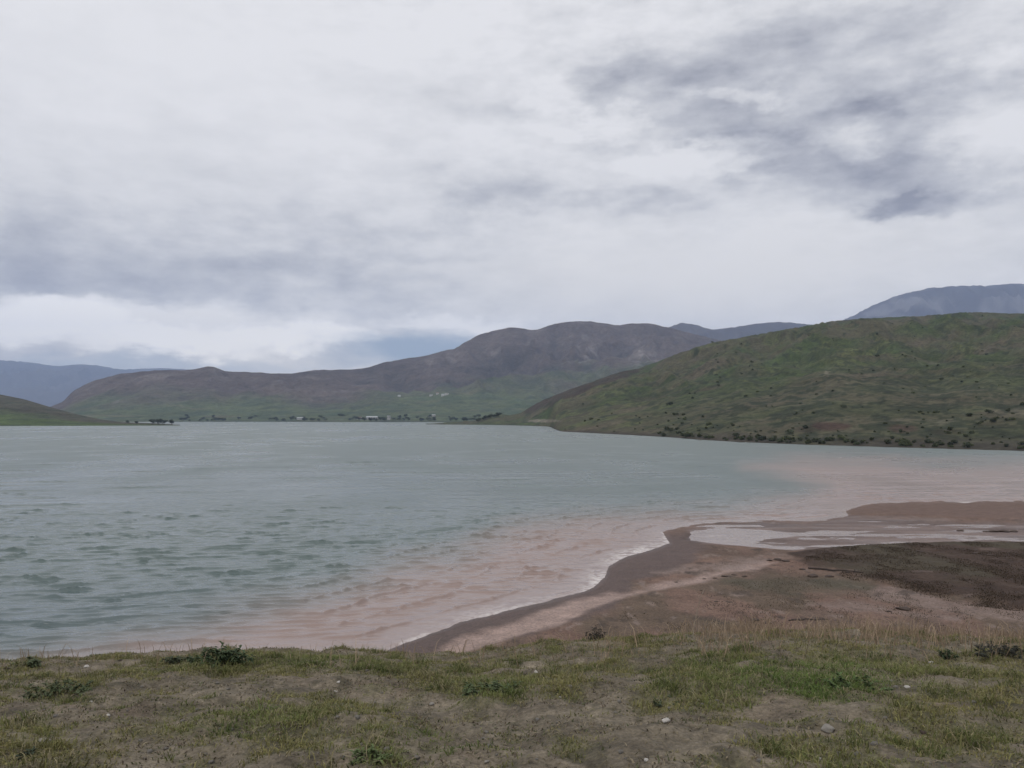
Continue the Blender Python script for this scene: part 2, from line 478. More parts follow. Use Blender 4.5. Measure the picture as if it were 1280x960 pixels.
t.set(pr.inputs['Normal'], bmp.outputs[0])
fm = t.n('ShaderNodeAttribute', {'attribute_name': 'Foam'}).outputs['Fac']
fo = t.n('ShaderNodeBsdfPrincipled', Base_Color=(.52, .48, .46, 1), Roughness=0.7)
fmask = t.m('MULTIPLY', fm, t.maprange(t.noise(pos, 2.2, 5, 0.65), 0.32, 0.58, 0.1, 1.0), clamp=True)
mx = t.n('ShaderNodeMixShader', i0=fmask, i1=pr, i2=fo)
t.set(out.inputs['Surface'], mx)
calm_v = np.clip(.15 * sstep(-6, 4, DEw) + .6 * sstep(2.5, 0, SDm), 0, 1)
water = mesh_np('water', np.stack([X, Y, H], 1), grid_faces(len(wY), len(wx)), M_water, {'Col': wcol, 'Foam': np.clip(foam, 0, 1) * sstep(150, 450, PX), 'Calm': calm_v, 'Chop': (.55 + .75 * sstep(60, 220, Y)) * np.clip(1 + .7 * fbm(X * .012, Y * .005, 4, 99) + .8 * fbm(X * .05, Y * .035, 4, 103), .25, 2)})
tag(water, 'choppy turquoise grey lake with a pinkish brown plume of silt along the shore', 'lake', kind='structure')


# ================================================================== HILLS
class Hill:
    """A heightfield over (U, Y) whose skyline follows a measured ridge line."""
    def __init__(s, ridge, shore, depth, x0, x1, step, nrows, profile, gully, seed, z0=-2.5, rough=0.0, back=0.7, sm=4):
        s.x = np.arange(x0, x1, step)
        yr = smooth1(interp(ridge, s.x), sm)
        s.U, s.S = ray(s.x, yr)
        s.Y0 = smooth1(interp(shore, s.x), 3); s.Y1 = smooth1(interp(depth, s.x), 12)
        tt = np.concatenate([np.linspace(-0.03, 1.0, nrows) , np.linspace(1.0, 1 + back, 40)[1:]])
        T, U = np.meshgrid(tt, s.U, indexing='ij')
        Yv = s.Y0 + T * (s.Y1 - s.Y0); Xv = U * Yv
        Tc = np.clip(T, 0, 1)
        base = np.where(T <= 1, profile(Tc), profile(np.ones_like(T)) * np.cos(np.clip((T - 1) / back, 0, 1) * 1.45))
        g = gully(Xv, Yv, seed)
        shp = np.clip(base * (1 + g * (1 - np.abs(2 * Tc - 1) ** 2) * 0.9) + 0.10 * g * Tc * (T <= 1), 0, None)
        target = s.S
        Hc = (target * s.Y1 + CAM_Z) * np.ones_like(s.x)
        for _ in range(12):
            zz = shp * Hc
            mxs = ((zz - CAM_Z) / Yv).max(0)
            Hc = Hc * np.clip((target * s.Y1 + CAM_Z) / np.maximum(mxs * s.Y1 + CAM_Z, 1), 0.5, 2)
        zz = shp * smooth1(Hc, 2) + (rough * fbm(Xv / (12 * rough + 1e-6), Yv / (12 * rough + 1e-6), 4, seed + 9) * Tc ** .5 if rough else 0)
        zz = np.where(T < 0, T * 60, zz)
        s.X, s.Y, s.Z, s.T, s.G = Xv, Yv, np.maximum(zz, -3) + 0.05, T, g
        s.tt = tt
        s.px, s.py = pix(s.X, s.Y, s.Z)
    def build(s, name, mat, col):
        V = np.stack([s.X.ravel(), s.Y.ravel(), s.Z.ravel()], 1)
        return mesh_np(name, V, grid_faces(*s.X.shape), mat, {'Col': col.reshape(-1, 3)})
    def at(s, x, y):
        """The surface point seen at (x, y); None where the hill does not show there."""
        j = int(np.clip(np.searchsorted(s.x, x), 1, len(s.x) - 1))
        colp = s.py[:, j]; i = 0
        top = np.inf
        for i in range(len(colp)):
            if colp[i] <= y and s.T[i, j] >= 0:
                return float(s.X[i, j]), float(s.Y[i, j]), float(s.Z[i, j])
        return None


def gully_hill(X, Y, seed):
    return 0.50 * fbm(X / 520, Y / 420, 4, seed) + 0.30 * ridged(X / 130 + .4 * noise(X / 200, Y / 200, seed), Y / 300, 4, seed + 4) - .12


def gully_mtn(X, Y, seed):
    return 0.40 * fbm(X / 1500, Y / 1300, 4, seed) + 0.42 * ridged(X / 380 + .3 * noise(X / 500, Y / 500, seed), Y / 900, 5, seed + 4) - .2


# --- far blue range at the left, fading in haze
r_farleft = [(-700, 470), (-300, 452), (-100, 446), (0, 450), (40, 453), (70, 458), (100, 455), (125, 457), (150, 462), (200, 460), (240, 462), (300, 466), (420, 474), (600, 490), (800, 500)]
far_left = Hill(r_farleft, [(-700, 9000), (800, 9000)], [(-700, 14500), (800, 14500)], -700, 800, 3, 60, lambda t: t ** 1.2, gully_mtn, 5, sm=3, back=.25)
M_far = attr_mat('far_range_slopes', 0.95, ((0.002, .15),), spec=.1)
n = fbm(far_left.X / 900, far_left.Y / 900, 4, 3)[..., None]
o = far_left.build('mountain_range', M_far, mix(c3(.060, .060, .062), c3(.075, .070, .066), np.clip(.5 + n, 0, 1)))
tag(o, 'blue hazy mountain range low on the horizon at the far left', 'mountain', kind='structure')

# --- pale blue summit at the far right behind the green hill
r_summit = [(700, 470), (860, 440), (960, 425), (1020, 412), (1058, 399), (1075, 390), (1090, 382), (1110, 374), (1130, 367), (1160, 360), (1200, 357), (1230, 357.5), (1262, 354), (1280, 355), (1340, 362),
            (1420, 372), (1600, 400), (1900, 440)]
summit = Hill(r_summit, [(700, 6000), (1900, 6000)], [(700, 9500), (1900, 9000)], 700, 1900, 3, 110, lambda t: t ** 1.35, gully_mtn, 8, sm=2, rough=12)
n = fbm(summit.X / 700, summit.Y / 500, 5, 13)[..., None]
rg = ridged(summit.X / 300, summit.Y / 900, 3, 19)[..., None]
c = mix(c3(.062, .060, .070), c3(.080, .074, .078), np.clip(.5 + n, 0, 1))
c = mix(c, c3(.17, .165, .17), 0.6 * sstep(.30, .62, rg * .6 + n * .9 + .22 * (blob(1150, 378, 60, 9)(summit.px, summit.py) + blob(1090, 395, 50, 8)(summit.px, summit.py))[..., None]))
o = summit.build('mountain', M_far, c)
tag(o, 'bluish bare mountain summit rising behind the green hill at the right', 'mountain', kind='structure')

# --- second ridge between
r_mid2 = [(600, 440), (700, 425), (790, 417), (836, 409), (852, 403), (870, 406), (890, 412.5), (920, 408.5), (950, 404), (970, 402.5), (992, 403.5), (1010, 405.5), (1080, 412), (1200, 425), (1400, 450)]
mid2 = Hill(r_mid2, [(600, 4800), (1400, 4800)], [(600, 7500), (1400, 7500)], 600, 1400, 2.5, 90, lambda t: t ** 1.3, gully_mtn, 15, sm=2, rough=9)
n = fbm(mid2.X / 700, mid2.Y / 500, 5, 23)[..., None]
o = mid2.build('ridge_hill', M_far, mix(c3(.055, .054, .058), c3(.074, .066, .066), np.clip(.5 + n, 0, 1)))
tag(o, 'dark violet ridge with a small pointed top behind the brown mountain', 'mountain', kind='structure')

# --- the brown mountain across the lake
r_mid = [(-400, 530), (40, 518), (80, 501), (90, 490), (103, 482), (120, 475), (150, 467.5), (170, 465), (190, 463), (230, 463), (248, 461), (258, 458), (266, 458), (280, 464), (320, 466), (365, 467.5), (385, 463.5),
         (410, 462), (440, 462.5), (460, 459), (480, 453), (500, 449.5), (530, 445), (550, 440), (570, 435), (585, 426), (600, 418), (625, 411), (640, 409.5), (655, 411), (670, 412.5), (690, 406), (712, 401.5),
         (740, 402), (760, 404.5), (775, 406.5), (790, 404.5), (805, 404), (820, 405.5), (836, 410), (870, 418), (920, 430), (1000, 452), (1200, 490)]
d_mid = [(-400, 3600), (80, 3700), (365, 3900), (600, 4700), (740, 5000), (836, 4900), (1200, 4500)]
mid = Hill(r_mid, [(-400, 2350), (60, 2150), (240, 2300), (560, 2050), (700, 2150), (1200, 2200)], d_mid, -400, 1200, 1.6, 200, lambda t: 0.30 * t ** 1.1 * sstep(0, .5, t) + 0.70 * t ** 2.0, gully_mtn, 31, sm=1, rough=7)
mx_, my_ = mid.px, mid.py
n = fbm(mid.X / 420, mid.Y / 420, 5, 33)[..., None]; nn = fbm(mid.X / 120, mid.Y / 160, 4, 37)[..., None]
c = mix(c3(.066, .052, .047), c3(.098, .080, .071), np.clip(.5 + .9 * n + .4 * nn, 0, 1))
gl = sstep(.66, .28, mid.T + .30 * n[..., 0] - .06)[..., None]
c = mix(c, mix(c3(.050, .076, .040), c3(.090, .112, .052), np.clip(.5 + 1.3 * nn, 0, 1)), .85 * gl)
c = mix(c, c3(.034, .046, .032), (.7 * sstep(.12, .42, nn + .25 * n) * sstep(.75, .3, mid.T[..., None])))
c = mix(c, c3(.12, .11, .07), .6 * sstep(.30, .45, fbm(mid.X / 260, mid.Y / 90, 3, 41))[..., None] * gl)
for x, y, rx, ry, a in [(735, 442, 9, 9, .9), (740, 434, 5, 8, .6), (800, 440, 7, 9, .8), (811, 444, 6, 6, .7), (733, 420, 8, 3, .7), (714, 430, 4, 4, .6), (631, 440, 8, 3, .7), (614, 441, 14, 3, .4),
                        (540, 452, 9, 4, .5), (564, 449, 5, 6, .5), (798, 452, 10, 3, .5), (660, 432, 5, 5, .35), (148, 502, 14, 1.6, .5), (430, 488, 28, 2, .35), (272, 487, 12, 2, .35)]:
    c = mix(c, c3(.22, .20, .19), (.8 * a * np.clip(.9 * np.exp(-(((mx_ - x) / rx) ** 2 + ((my_ - y) / ry) ** 2)) + 2.2 * fbm(mid.X / 45, mid.Y / 90, 4, 43) - .25, 0, 1) * np.exp(-(((mx_ - x) / rx / 2) ** 2 + ((my_ - y) / ry / 2) ** 2)))[..., None])
for x, y, rx, ry in [(690, 462, 16, 6), (735, 460, 14, 6), (660, 478, 20, 5), (560, 480, 22, 4)]:
    c = mix(c, c3(.035, .046, .038), .65 * np.clip(np.exp(-(((mx_ - x) / rx) ** 2 + ((my_ - y) / ry) ** 2)) + .8 * nn[..., 0] - .1, 0, 1)[..., None] * np.exp(-(((mx_ - x) / rx / 2) ** 2 + ((my_ - y) / ry / 2) ** 2))[..., None])
c = mix(c, c3(.040, .040, .036), .55 * sstep(-.02, -.40, mid.G[..., None] + .3 * nn))  # gully shading put into the colour: hollows darkened
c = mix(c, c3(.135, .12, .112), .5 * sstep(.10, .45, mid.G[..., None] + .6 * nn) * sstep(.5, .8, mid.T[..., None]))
belt = sstep(.10, .03, mid.T + .05 * nn[..., 0]) * sstep(-.25, .25, fbm(mid.X / 90, mid.Y / 200, 4, 47)) * sstep(215, 240, mx_) * sstep(640, 600, mx_)
c = mix(c, c3(.030, .042, .025), .8 * belt[..., None])
shore_l = sstep(.04, .0, mid.T)[..., None]
c = mix(c, c3(.085, .075, .055), .6 * shore_l)
M_mid = attr_mat('brown_mountain_slopes', 0.95, ((0.004, .16), (0.02, .24), (.08, .2)), bump=((.004, 50.0), (.014, 22.0), (.05, 6)), spec=.1)
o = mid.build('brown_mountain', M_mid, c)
tag(o, 'brown violet mountain across the lake with green fields along its foot', 'mountain', kind='structure')

# --- low green foothill at the left shore
r_left = [(-900, 440), (-300, 470), (-60, 488), (0, 493), (30, 499), (60, 508), (85, 515), (105, 520), (130, 525), (150, 527.5), (190, 529), (216, 530.3), (226, 533)]
left = Hill(r_left, [(-900, 900), (0, 1150), (120, 1180), (230, 1230)], [(-900, 1900), (0, 1800), (120, 1500), (230, 1290)], -900, 226, 1.5, 90, lambda t: .35 * t + .65 * t ** 1.7, gully_hill, 51, sm=1)
n = fbm(left.X / 120, left.Y / 90, 5, 53)[..., None]
c = mix(c3(.060, .056, .036), c3(.058, .082, .026), sstep(.62, .30, left.T + .25 * n[..., 0])[..., None])
c = mix(c, c3(.028, .036, .020), .8 * sstep(.10, .40, fbm(left.X / 40, left.Y / 60, 4, 57))[..., None])
o = left.build('left_hill', M_mid, c)
tag(o, 'low green foothill running out to a grassy point at the left shore', 'hill', kind='structure')

# --- the green hill at the right
r_right = [(530, 530.5), (560, 528.5), (590, 526.5), (600, 523), (610, 520), (625, 518), (640, 519.5), (650, 517), (664, 508), (680, 500), (700, 491.5), (720, 484), (740, 477), (760, 470.5), (778, 464), (800, 460),
           (830, 449), (850, 441), (870, 434), (890, 428.5), (905, 425), (920, 423.5), (940, 419), (960, 415.5), (985, 411), (1000, 409), (1020, 405), (1040, 401.5), (1070, 399), (1100, 397), (1130, 395.5), (1150, 395),
           (1180, 392.5), (1200, 391), (1215, 390), (1240, 391), (1280, 391.5), (1350, 394), (1450, 402), (1700, 440), (2000, 480)]
sh_right = [(530, 1420), (600, 1330), (640, 1240), (686, 1080), (694, 800), (702, 690), (730, 640), (760, 590), (800, 535), (830, 500), (870, 440), (920, 398), (1000, 360), (1100, 330), (1200, 306), (1280, 290), (1500, 265), (2000, 250)]
d_right = [(530, 1500), (640, 1480), (680, 1400), (760, 1450), (900, 1650), (1280, 1600), (2000, 1500)]
right = Hill(r_right, sh_right, d_right, 532, 2000, 1.5, 320, lambda t: .20 * t ** .8 + .80 * t ** 1.15, gully_hill, 63, sm=1, rough=2.4)
px, py, T = right.px, right.py, right.T
n = fbm(right.X / 150, right.Y / 170, 5, 65)[..., None]
nn = fbm(right.X / 34, right.Y / 60, 5, 67)[..., None]
n3 = fbm(right.X / 12, right.Y / 26, 4, 69)[..., None]
c = mix(c3(.066, .062, .038), c3(.045, .062, .024), sstep(-.26, .20, n + .25 * nn))
c = mix(c, c3(.034, .036, .022), .7 * sstep(.02, -.30, right.G[..., None] + .25 * nn))
c = mix(c, c3(.080, .088, .038), .8 * sstep(.08, .40, nn + .4 * n3 + .25 * (blob(760, 515, 90, 22)(px, py) + blob(1060, 440, 110, 25)(px, py) + .5 * blob(1220, 500, 60, 10)(px, py))[..., None]))
c = mix(c, c3(.084, .068, .050), .68 * sstep(.10, .40, fbm(right.X / 130, right.Y / 75, 4, 71)[..., None] + .4 * (blob(890, 450, 40, 16)(px, py) + blob(1170, 410, 110, 16)(px, py) + .6 * blob(950, 490, 60, 14)(px, py))[..., None]))
c = mix(c, c3(.046, .036, .030), .9 * sstep(.2, .6, sstep(15, 3, py - interp(r_right, px) + 7 * nn[..., 0]) * sstep(645, 670, px) * sstep(830, 770, px))[..., None])
low = sstep(.46, .10, T + .12 * n[..., 0])[..., None] * sstep(780, 900, px)[..., None]
c = mix(c, c3(.068, .062, .042), .45 * low)
c = mix(c, c3(.028, .034, .020), .9 * sstep(.0, .26, n3 + .6 * nn) * low)
c = mix(c, c3(.030, .037, .021), .88 * sstep(.10, .36, n3 + .5 * nn + .3 * n) * (1 - low))
c = mix(c, c3(.120, .105, .08), .4 * sstep(.28, .46, fbm(right.X / 50, right.Y / 36, 4, 73))[..., None] * np.maximum(low, .25))
spk = fbm(right.X / 6, right.Y / 11, 3, 75)[..., None] + .45 * nn
c = mix(c, c3(.024, .030, .018), .8 * sstep(.06, .26, spk) * (.35 + .65 * sstep(.75, .15, T)[..., None]) * sstep(700, 860, px)[..., None])
for x, y, rx, ry, a in [(1040, 533, 24, 6, 1.), (1130, 536, 18, 6, .8), (1005, 537, 14, 4, .4), (1190, 540, 22, 4, .35)]:
    c = mix(c, c3(.046, .027, .022), a * .8 * sstep(.25, .6, np.exp(-(((px - x) / rx) ** 2 + ((py - y) / ry) ** 2)) + .5 * n3[..., 0])[..., None])
c = mix(c, c3(.17, .15, .12), .7 * sstep(.3, .6, blob(680, 526, 22, 2.2)(px, py) + .4 * n3[..., 0] + .7 * blob(1033, 466, 5, 3)(px, py))[..., None])
c = mix(c, c3(.045, .038, .032), .8 * sstep(.030, .0, T + .02 * nn[..., 0])[..., None])
M_right = attr_mat('green_hill_slopes', 0.95, ((0.02, .16), (0.09, .24), (.35, .36)), bump=((.16, .9), (.6, .6)), spec=.1)
o = right.build('green_hill', M_right, c)
tag(o, 'green and brown scrubby hill sloping down to the lake at the right', 'hill', kind='structure')

# ================================================================== FOLIAGE
def leafmesh(name, n, lobes, leaf, seed, flatz=.75, col=None):
    """Loose leaf-sized faces through several lobes: an uneven outline with gaps."""
    r = np.random.default_rng(seed)
    L = []
    for _ in range(lobes):
        a = r.uniform(0, 6.283); d = r.uniform(0, .62)
        L.append((d * math.cos(a), d * math.sin(a), r.uniform(.28, .75) * flatz, r.uniform(.28, .50)))
    per = n // lobes
    V = []; Fc = []
    for (cx, cy, cz, rad) in L:
        v = r.normal(size=(per, 3)); v /= np.linalg.norm(v, axis=1)[:, None]
        v *= (r.random((per, 1)) ** .45) * rad
        p = v * np.array([1, 1, .85]) + np.array([cx, cy, cz])
        p[:, 2] = np.maximum(p[:, 2], .02)
        nrm = v / (np.linalg.norm(v, axis=1)[:, None] + 1e-6) + r.normal(size=(per, 3)) * .7
        nrm /= np.linalg.norm(nrm, axis=1)[:, None]
        t1 = np.cross(nrm, r.normal(size=(per, 3))); t1 /= np.linalg.norm(t1, axis=1)[:, None]
        t2 = np.cross(nrm, t1)
        s = leaf * r.uniform(.6, 1.4, (per, 1))
        b = len(V) * 0
        q = np.stack([p - t1 * s, p + t2 * s * .55, p + t1 * s, p - t2 * s * .55], 1)
        V.append(q.reshape(-1, 3))
    V = np.concatenate(V); Fc = np.arange(len(V)).reshape(-1, 4)
    return V, Fc


M_bush = plain_mat('scrub_foliage', (.047, .056, .031), .9, .35, 3.0, rand=.35, spec=.15)
M_olive = plain_mat('olive_foliage', (.062, .072, .034), .9, .35, 3.0, rand=.3, spec=.15)
M_trunk = plain_mat('bark', (.075, .06, .048), .9, .3, 8)
protos = []
for i in range(6):
    V, Fc = leafmesh('bush', 360, 5 + i % 3, .11, 200 + i)
    o = mesh_np('bush', V, Fc, M_bush if i % 3 else M_olive, smooth=False)
    protos.append(o)

used_proto = set()
def place_bush(P, size, label, group, cat='bush', squash=1.0, which=None):
    i = random.randrange(6) if which is None else which
    if i not in used_proto:
        o = protos[i]; used_proto.add(i)
    else:
        o = link(protos[i].copy())
    o.location = P; o.scale = (size, size, size * squash); o.rotation_euler = (0, 0, random.uniform(0, 6.28))
    return tag(o, label, cat, group)


placed = []
def try_bush(x, y, spx, label, group, mind, **kw):
    if any((abs(x - a) + 1.6 * abs(y - b)) < mind for a, b in placed): return False
    P = right.at(x, y)
    if P is None: return False
    if mind and random.random() > float(sstep(-.45, .15, fbm(P[0] / 60, P[1] / 80, 3, 77))) + .06: return False
    placed.append((x, y))
    sz = spx * P[1] / F * .62
    place_bush((P[0], P[1], P[2] - .06 * sz), sz, label, group, **kw)
    return True


# the single ones one can point to
SINGLE = [(728, 506, 4.5, 'lone dark bush highest on the bare green slope left of the hill'), (739, 524.5, 5, 'dark bush low on the green slope, left one of a close pair'),
          (748, 525.5, 4, 'dark bush low on the green slope, right one of a close pair'), (1096, 446, 6, 'dark bush at the left end of a faint terrace high on the green hill'),
          (1130, 446, 5, 'lone dark bush at the right end of a faint terrace high on the green hill'), (1231, 444, 5, 'small dark bush high on the hill near the right edge of the photo'),
          (1274, 508, 9, 'big dark bush low on the hillside at the right edge of the photo'), (1174, 476, 7, 'dark bush in the middle of the hill above a yellow green patch'),
          (890, 428.5, 4, 'small bush breaking the skyline of the green hill left of its crest')]
for x, y, sp, lb in SINGLE: try_bush(x, y, sp, lb, 'bushes on the green hillside', 0)
cnt = 0
def scatter(n, f, label, group, mind):
    k = 0; tries = 0
    while k < n and tries < n * 80:
        tries += 1
        x, y, sp = f()
        if try_bush(x, y, sp, label, group, mind): k += 1
    return k
shore_y = [(640, 533), (690, 536), (700, 540), (760, 543), (830, 547), (870, 550), (920, 553), (1000, 556), (1100, 559), (1200, 562), (1290, 564)]
def f_shore():
    x = random.uniform(815, 1295); return x, interp(shore_y, x) - random.uniform(1.0, 7), random.uniform(5, 13)
def f_low():
    x = random.uniform(820, 1295); return x, interp(shore_y, x) - 7 - 42 * random.random() ** 1.3, 3 + 8 * random.random() ** 2
def f_mid():
    x = random.uniform(860, 1295); return x, random.uniform(452, 508), random.uniform(2.5, 5.5)
def f_high():
    x = random.uniform(880, 1290); y0 = interp(r_right, x); return x, y0 + random.uniform(2, 58), random.uniform(2, 4.0)
def f_west():
    x = random.uniform(700, 860); return x, interp(shore_y, x) - random.uniform(.6, 26) ** 1, random.uniform(2.5, 4.5)
n_a = scatter(84, f_shore, 'dark scrub bush in the dense band along the waterline of the green hill', 'waterline scrub under the green hill', 3.2)
n_b = scatter(104, f_low, 'dark bush scattered over the lower slope of the green hill above the waterline scrub', 'bushes on the lower hillside', 5.0)
n_c = scatter(48, f_mid, 'small dark bush scattered over the middle slope of the green hill', 'bushes on the middle hillside', 6.5)
n_d = scatter(34, f_high, 'tiny dark bush on the upper slope under the crest of the green hill', 'bushes on the upper hillside', 6)
n_e = scatter(14, f_west, 'tiny bush on the open grassy slope at the western end of the green hill', 'bushes on the grassy western slope', 6)

# trees with trunk and crown: the point at the left, the low headland, the far shore
crown_me = []
for i in range(3):
    V, Fc = leafmesh('crown', 420, 7, .10, 300 + i, flatz=1.25)
    V[:, 2] += .25
    crown_me.append((V, Fc))
tv = []; tf = []
ns = 7
for k, (z, r_) in enumerate([(-.1, .07), (.25, .05), (.6, .035), (.9, .015)]):
    for a in range(ns): tv.append((r_ * math.cos(6.283 * a / ns) + .02 * k, r_ * math.sin(6.283 * a / ns), z))
for k in range(3):
    for a in range(ns): tf.append((k * ns + a, k * ns + (a + 1) % ns, (k + 1) * ns + (a + 1) % ns, (k + 1) * ns + a))
tree_protos = []
def tree_at(P, size, label, group, sq=1.0):
    i = random.randrange(3)
    root = link(bpy.data.objects.new('tree', None))
    if len(tree_protos) <= 2 and not any(q[0] == i for q in tree_protos):
        tr = mesh_np('trunk', tv, tf, M_trunk, parent=root)
        cr = mesh_np('crown', *crown_me[i], M_bush, smooth=False, parent=root)
        tree_protos.append((i, tr, cr))
    else:
        q = [q for q in tree_protos if q[0] == i] or tree_protos
        for src in q[0][1:]:
            d = link(src.copy()); d.parent = root
    root.location = P; root.scale = (size * sq, size * sq, size); root.rotation_euler = (0, 0, random.uniform(0, 6.28))
    return tag(root, label, 'tree', group)


def ground_at(hill, x, y):
    P = hill.at(x, y)
    if P is None:
        a, b = flat(x, y, 0.5); P = (float(a), float(b), 0.5)
    return P


for k, (x, y, sp) in enumerate([(158, 529.5, 4), (171, 530, 3.5), (190, 531, 6), (198, 531, 7), (205, 531.2, 5.5), (214, 531.2, 6.5)]):
    P = ground_at(left, x, y)
    lb = ['small low tree at the landward end of the row on the grassy left point', 'small low tree second from the landward end of the row on the grassy left point', 'dark tree first of the four clumped at the tip of the left point',
          'tallest dark tree among the four clumped at the tip of the left point', 'dark tree between the tallest one and the outermost one on the left point', 'outermost dark tree at the very tip of the left point'][k]
    tree_at((P[0], P[1], P[2] - .1), sp * P[1] / F * .85, lb, 'trees on the left point', 1.25)
for k in range(9):
    x = 596 + k * 3.4; y = interp(r_right, x) + 3.2
    P = ground_at(right, x, y)
    tree_at((P[0], P[1], P[2] - .2), random.uniform(3.2, 5) * P[1] / F * .85, 'dark tree in the clump on top of the low headland across the lake', 'trees on the low headland', 1.4)
for x, y, sp in [(444, 526, 5), (449, 525.6, 4.2), (456, 526.6, 4.6), (463, 527, 5), (470, 527, 4.5), (476, 527, 5), (481, 526.6, 5), (438, 526, 3.2), (492, 526, 3.0)]:
    P = ground_at(mid, x, y)
    tree_at((P[0], P[1], P[2] - .3), sp * P[1] / F * .85, 'dark tree in the clump round the long farm building on the far shore', 'trees round the far farm', 1.3)
for k in range(72):
    x = random.choice([random.uniform(225, 440), random.uniform(225, 440), random.uniform(495, 600)]); y = 526.6 - 5.5 * random.random() ** 2
    P = ground_at(mid, x, y)
    tree_at((P[0], P[1], P[2] - .3), random.uniform(2.2, 3.8) * P[1] / F * .85, 'small dark tree in the scattered line along the far shore', 'trees along the far shore', 1.5)

# ================================================================== FAR BUILDINGS
M_white = plain_mat('whitewash', (.42, .41, .40), .85, .1, .5)
M_grey = plain_mat('grey_render', (.34, .33, .32), .85, .12, .5)
M_roof = plain_mat('clay_roof', (.20, .11, .08), .85, .2, .8)
M_tin = plain_mat('tin_roof', (.36, .37, .38), .5, .12, .8)
M_dark = plain_mat('dark_window', (.03, .035, .04), .3, .1, 1)


def box(x0, x1, y0, y1, z0, z1):
    v = [(x0, y0, z0), (x1, y0, z0), (x1, y1, z0), (x0, y1, z0), (x0, y0, z1), (x1, y0, z1), (x1, y1, z1), (x0, y1, z1)]
    f = [(0, 3, 2, 1), (4, 5, 6, 7), (0, 1, 5, 4), (1, 2, 6, 5), (2, 3, 7, 6), (3, 0, 4, 7)]
    return v, f


def house(P, w, d, h, roof_h, rz, mw, mr, label, nwin, group=None, name='house', cat='house'):
    root = link(bpy.data.objects.new(name, None))
    root.location = P; root.rotation_euler = (0, 0, rz)
    v, f = box(-w / 2, w / 2, -d / 2, d / 2, -3, h)
    mesh_np('wall', v, f, mw, smooth=False, parent=root)
    if roof_h > 0:
        e = .5
        rv = [(-w / 2 - e, -d / 2 - e, h + .01), (w / 2 + e, -d / 2 - e, h + .01), (w / 2 + e, d / 2 + e, h + .01), (-w / 2 - e, d / 2 + e, h + .01), (-w / 2 - e, 0, h + roof_h), (w / 2 + e, 0, h + roof_h)]
        rq = [(0, 1, 5, 4), (2, 3, 4, 5), (0, 3, 2, 1), (0, 4, 3, 3), (1, 2, 5, 5)]
        me = bpy.data.meshes.new('roof'); me.from_pydata(rv, [], [tuple(dict.fromkeys(q)) for q in rq]); me.materials.append(mr)
        ro = link(bpy.data.objects.new('roof', me)); ro.parent = root
    else:
        v, f = box(-w / 2 - .3, w / 2 + .3, -d / 2 - .3, d / 2 + .3, h + .01, h + .5)
        mesh_np('roof', v, f, mr, smooth=False, parent=root)
    for k in range(nwin):
        cx = -w / 2 + w * (k + .5) / nwin
        v, f = box(cx - .7, cx + .7, -d / 2 - .06, -d / 2 - .01, h * .4, h * .75)
        mesh_np('window', v, f, M_dark, smooth=False, parent=root)
    return tag(root, label, cat, group)


HS = [(538.5, 495.5, 13, 8, 6, 0, M_tin, 'white flat-roofed house at the left end of the hamlet low on the brown mountain', 3),
      (546, 493.2, 9, 8, 5, 2.5, M_roof, 'smallest white house with a red roof, uphill in the hamlet on the brown mountain', 2),
      (552.5, 495.6, 10, 8, 5.5, 2.5, M_tin, 'white house with a grey roof in the middle of the hamlet on the brown mountain', 2),
      (558, 494.4, 14, 9, 6.5, 0, M_tin, 'largest white house at the right end of the hamlet on the brown mountain', 3),
      (499, 496, 11, 8, 5, 2, M_tin, 'pale house standing alone left of the hamlet on the brown mountain', 2),
      (375, 524.6, 20, 9, 5, 2, M_tin, 'long pale shed alone among trees on the far shore, left of the farm', 3),
      (465, 524.2, 36, 10, 6.5, 3, M_tin, 'long grey farm building with many windows on the far shore', 7),
      (449, 524.2, 13, 9, 5, 2.5, M_roof, 'small grey farmhouse with a red roof at the left end of the far shore farm', 2),
      (485, 524.8, 9, 8, 12, 0, M_tin, 'tall grey block at the right end of the far shore farm', 2),
      (541, 520.5, 10, 7, 4, 1.5, M_tin, 'small pale shed in the green fields right of the far shore farm', 2)]
for x, y, w, d, h, rh, mr, lb, nw in HS:
    P = ground_at(mid, x, y)
    house(P, w, d, h, rh, random.uniform(-.25, .25), M_white if y < 500 else M_grey, mr, lb, nw, 'buildings across the lake')


# ================================================================== THE BANK: grass, plants, stones
def on_ground(x, y):
    """The ground point seen at (x, y), found by walking the ray."""
    u, s = ray(x, y)
    Yv = np.concatenate([np.arange(3, 40, .02), np.arange(40, 150, .1)])
    Xv = u * Yv
    zz = ground_z(Xv, Yv)[0]
    k = np.argmax(zz >= CAM_Z + s * Yv)
    return float(Xv[k]), float(Yv[k]), float(zz[k])


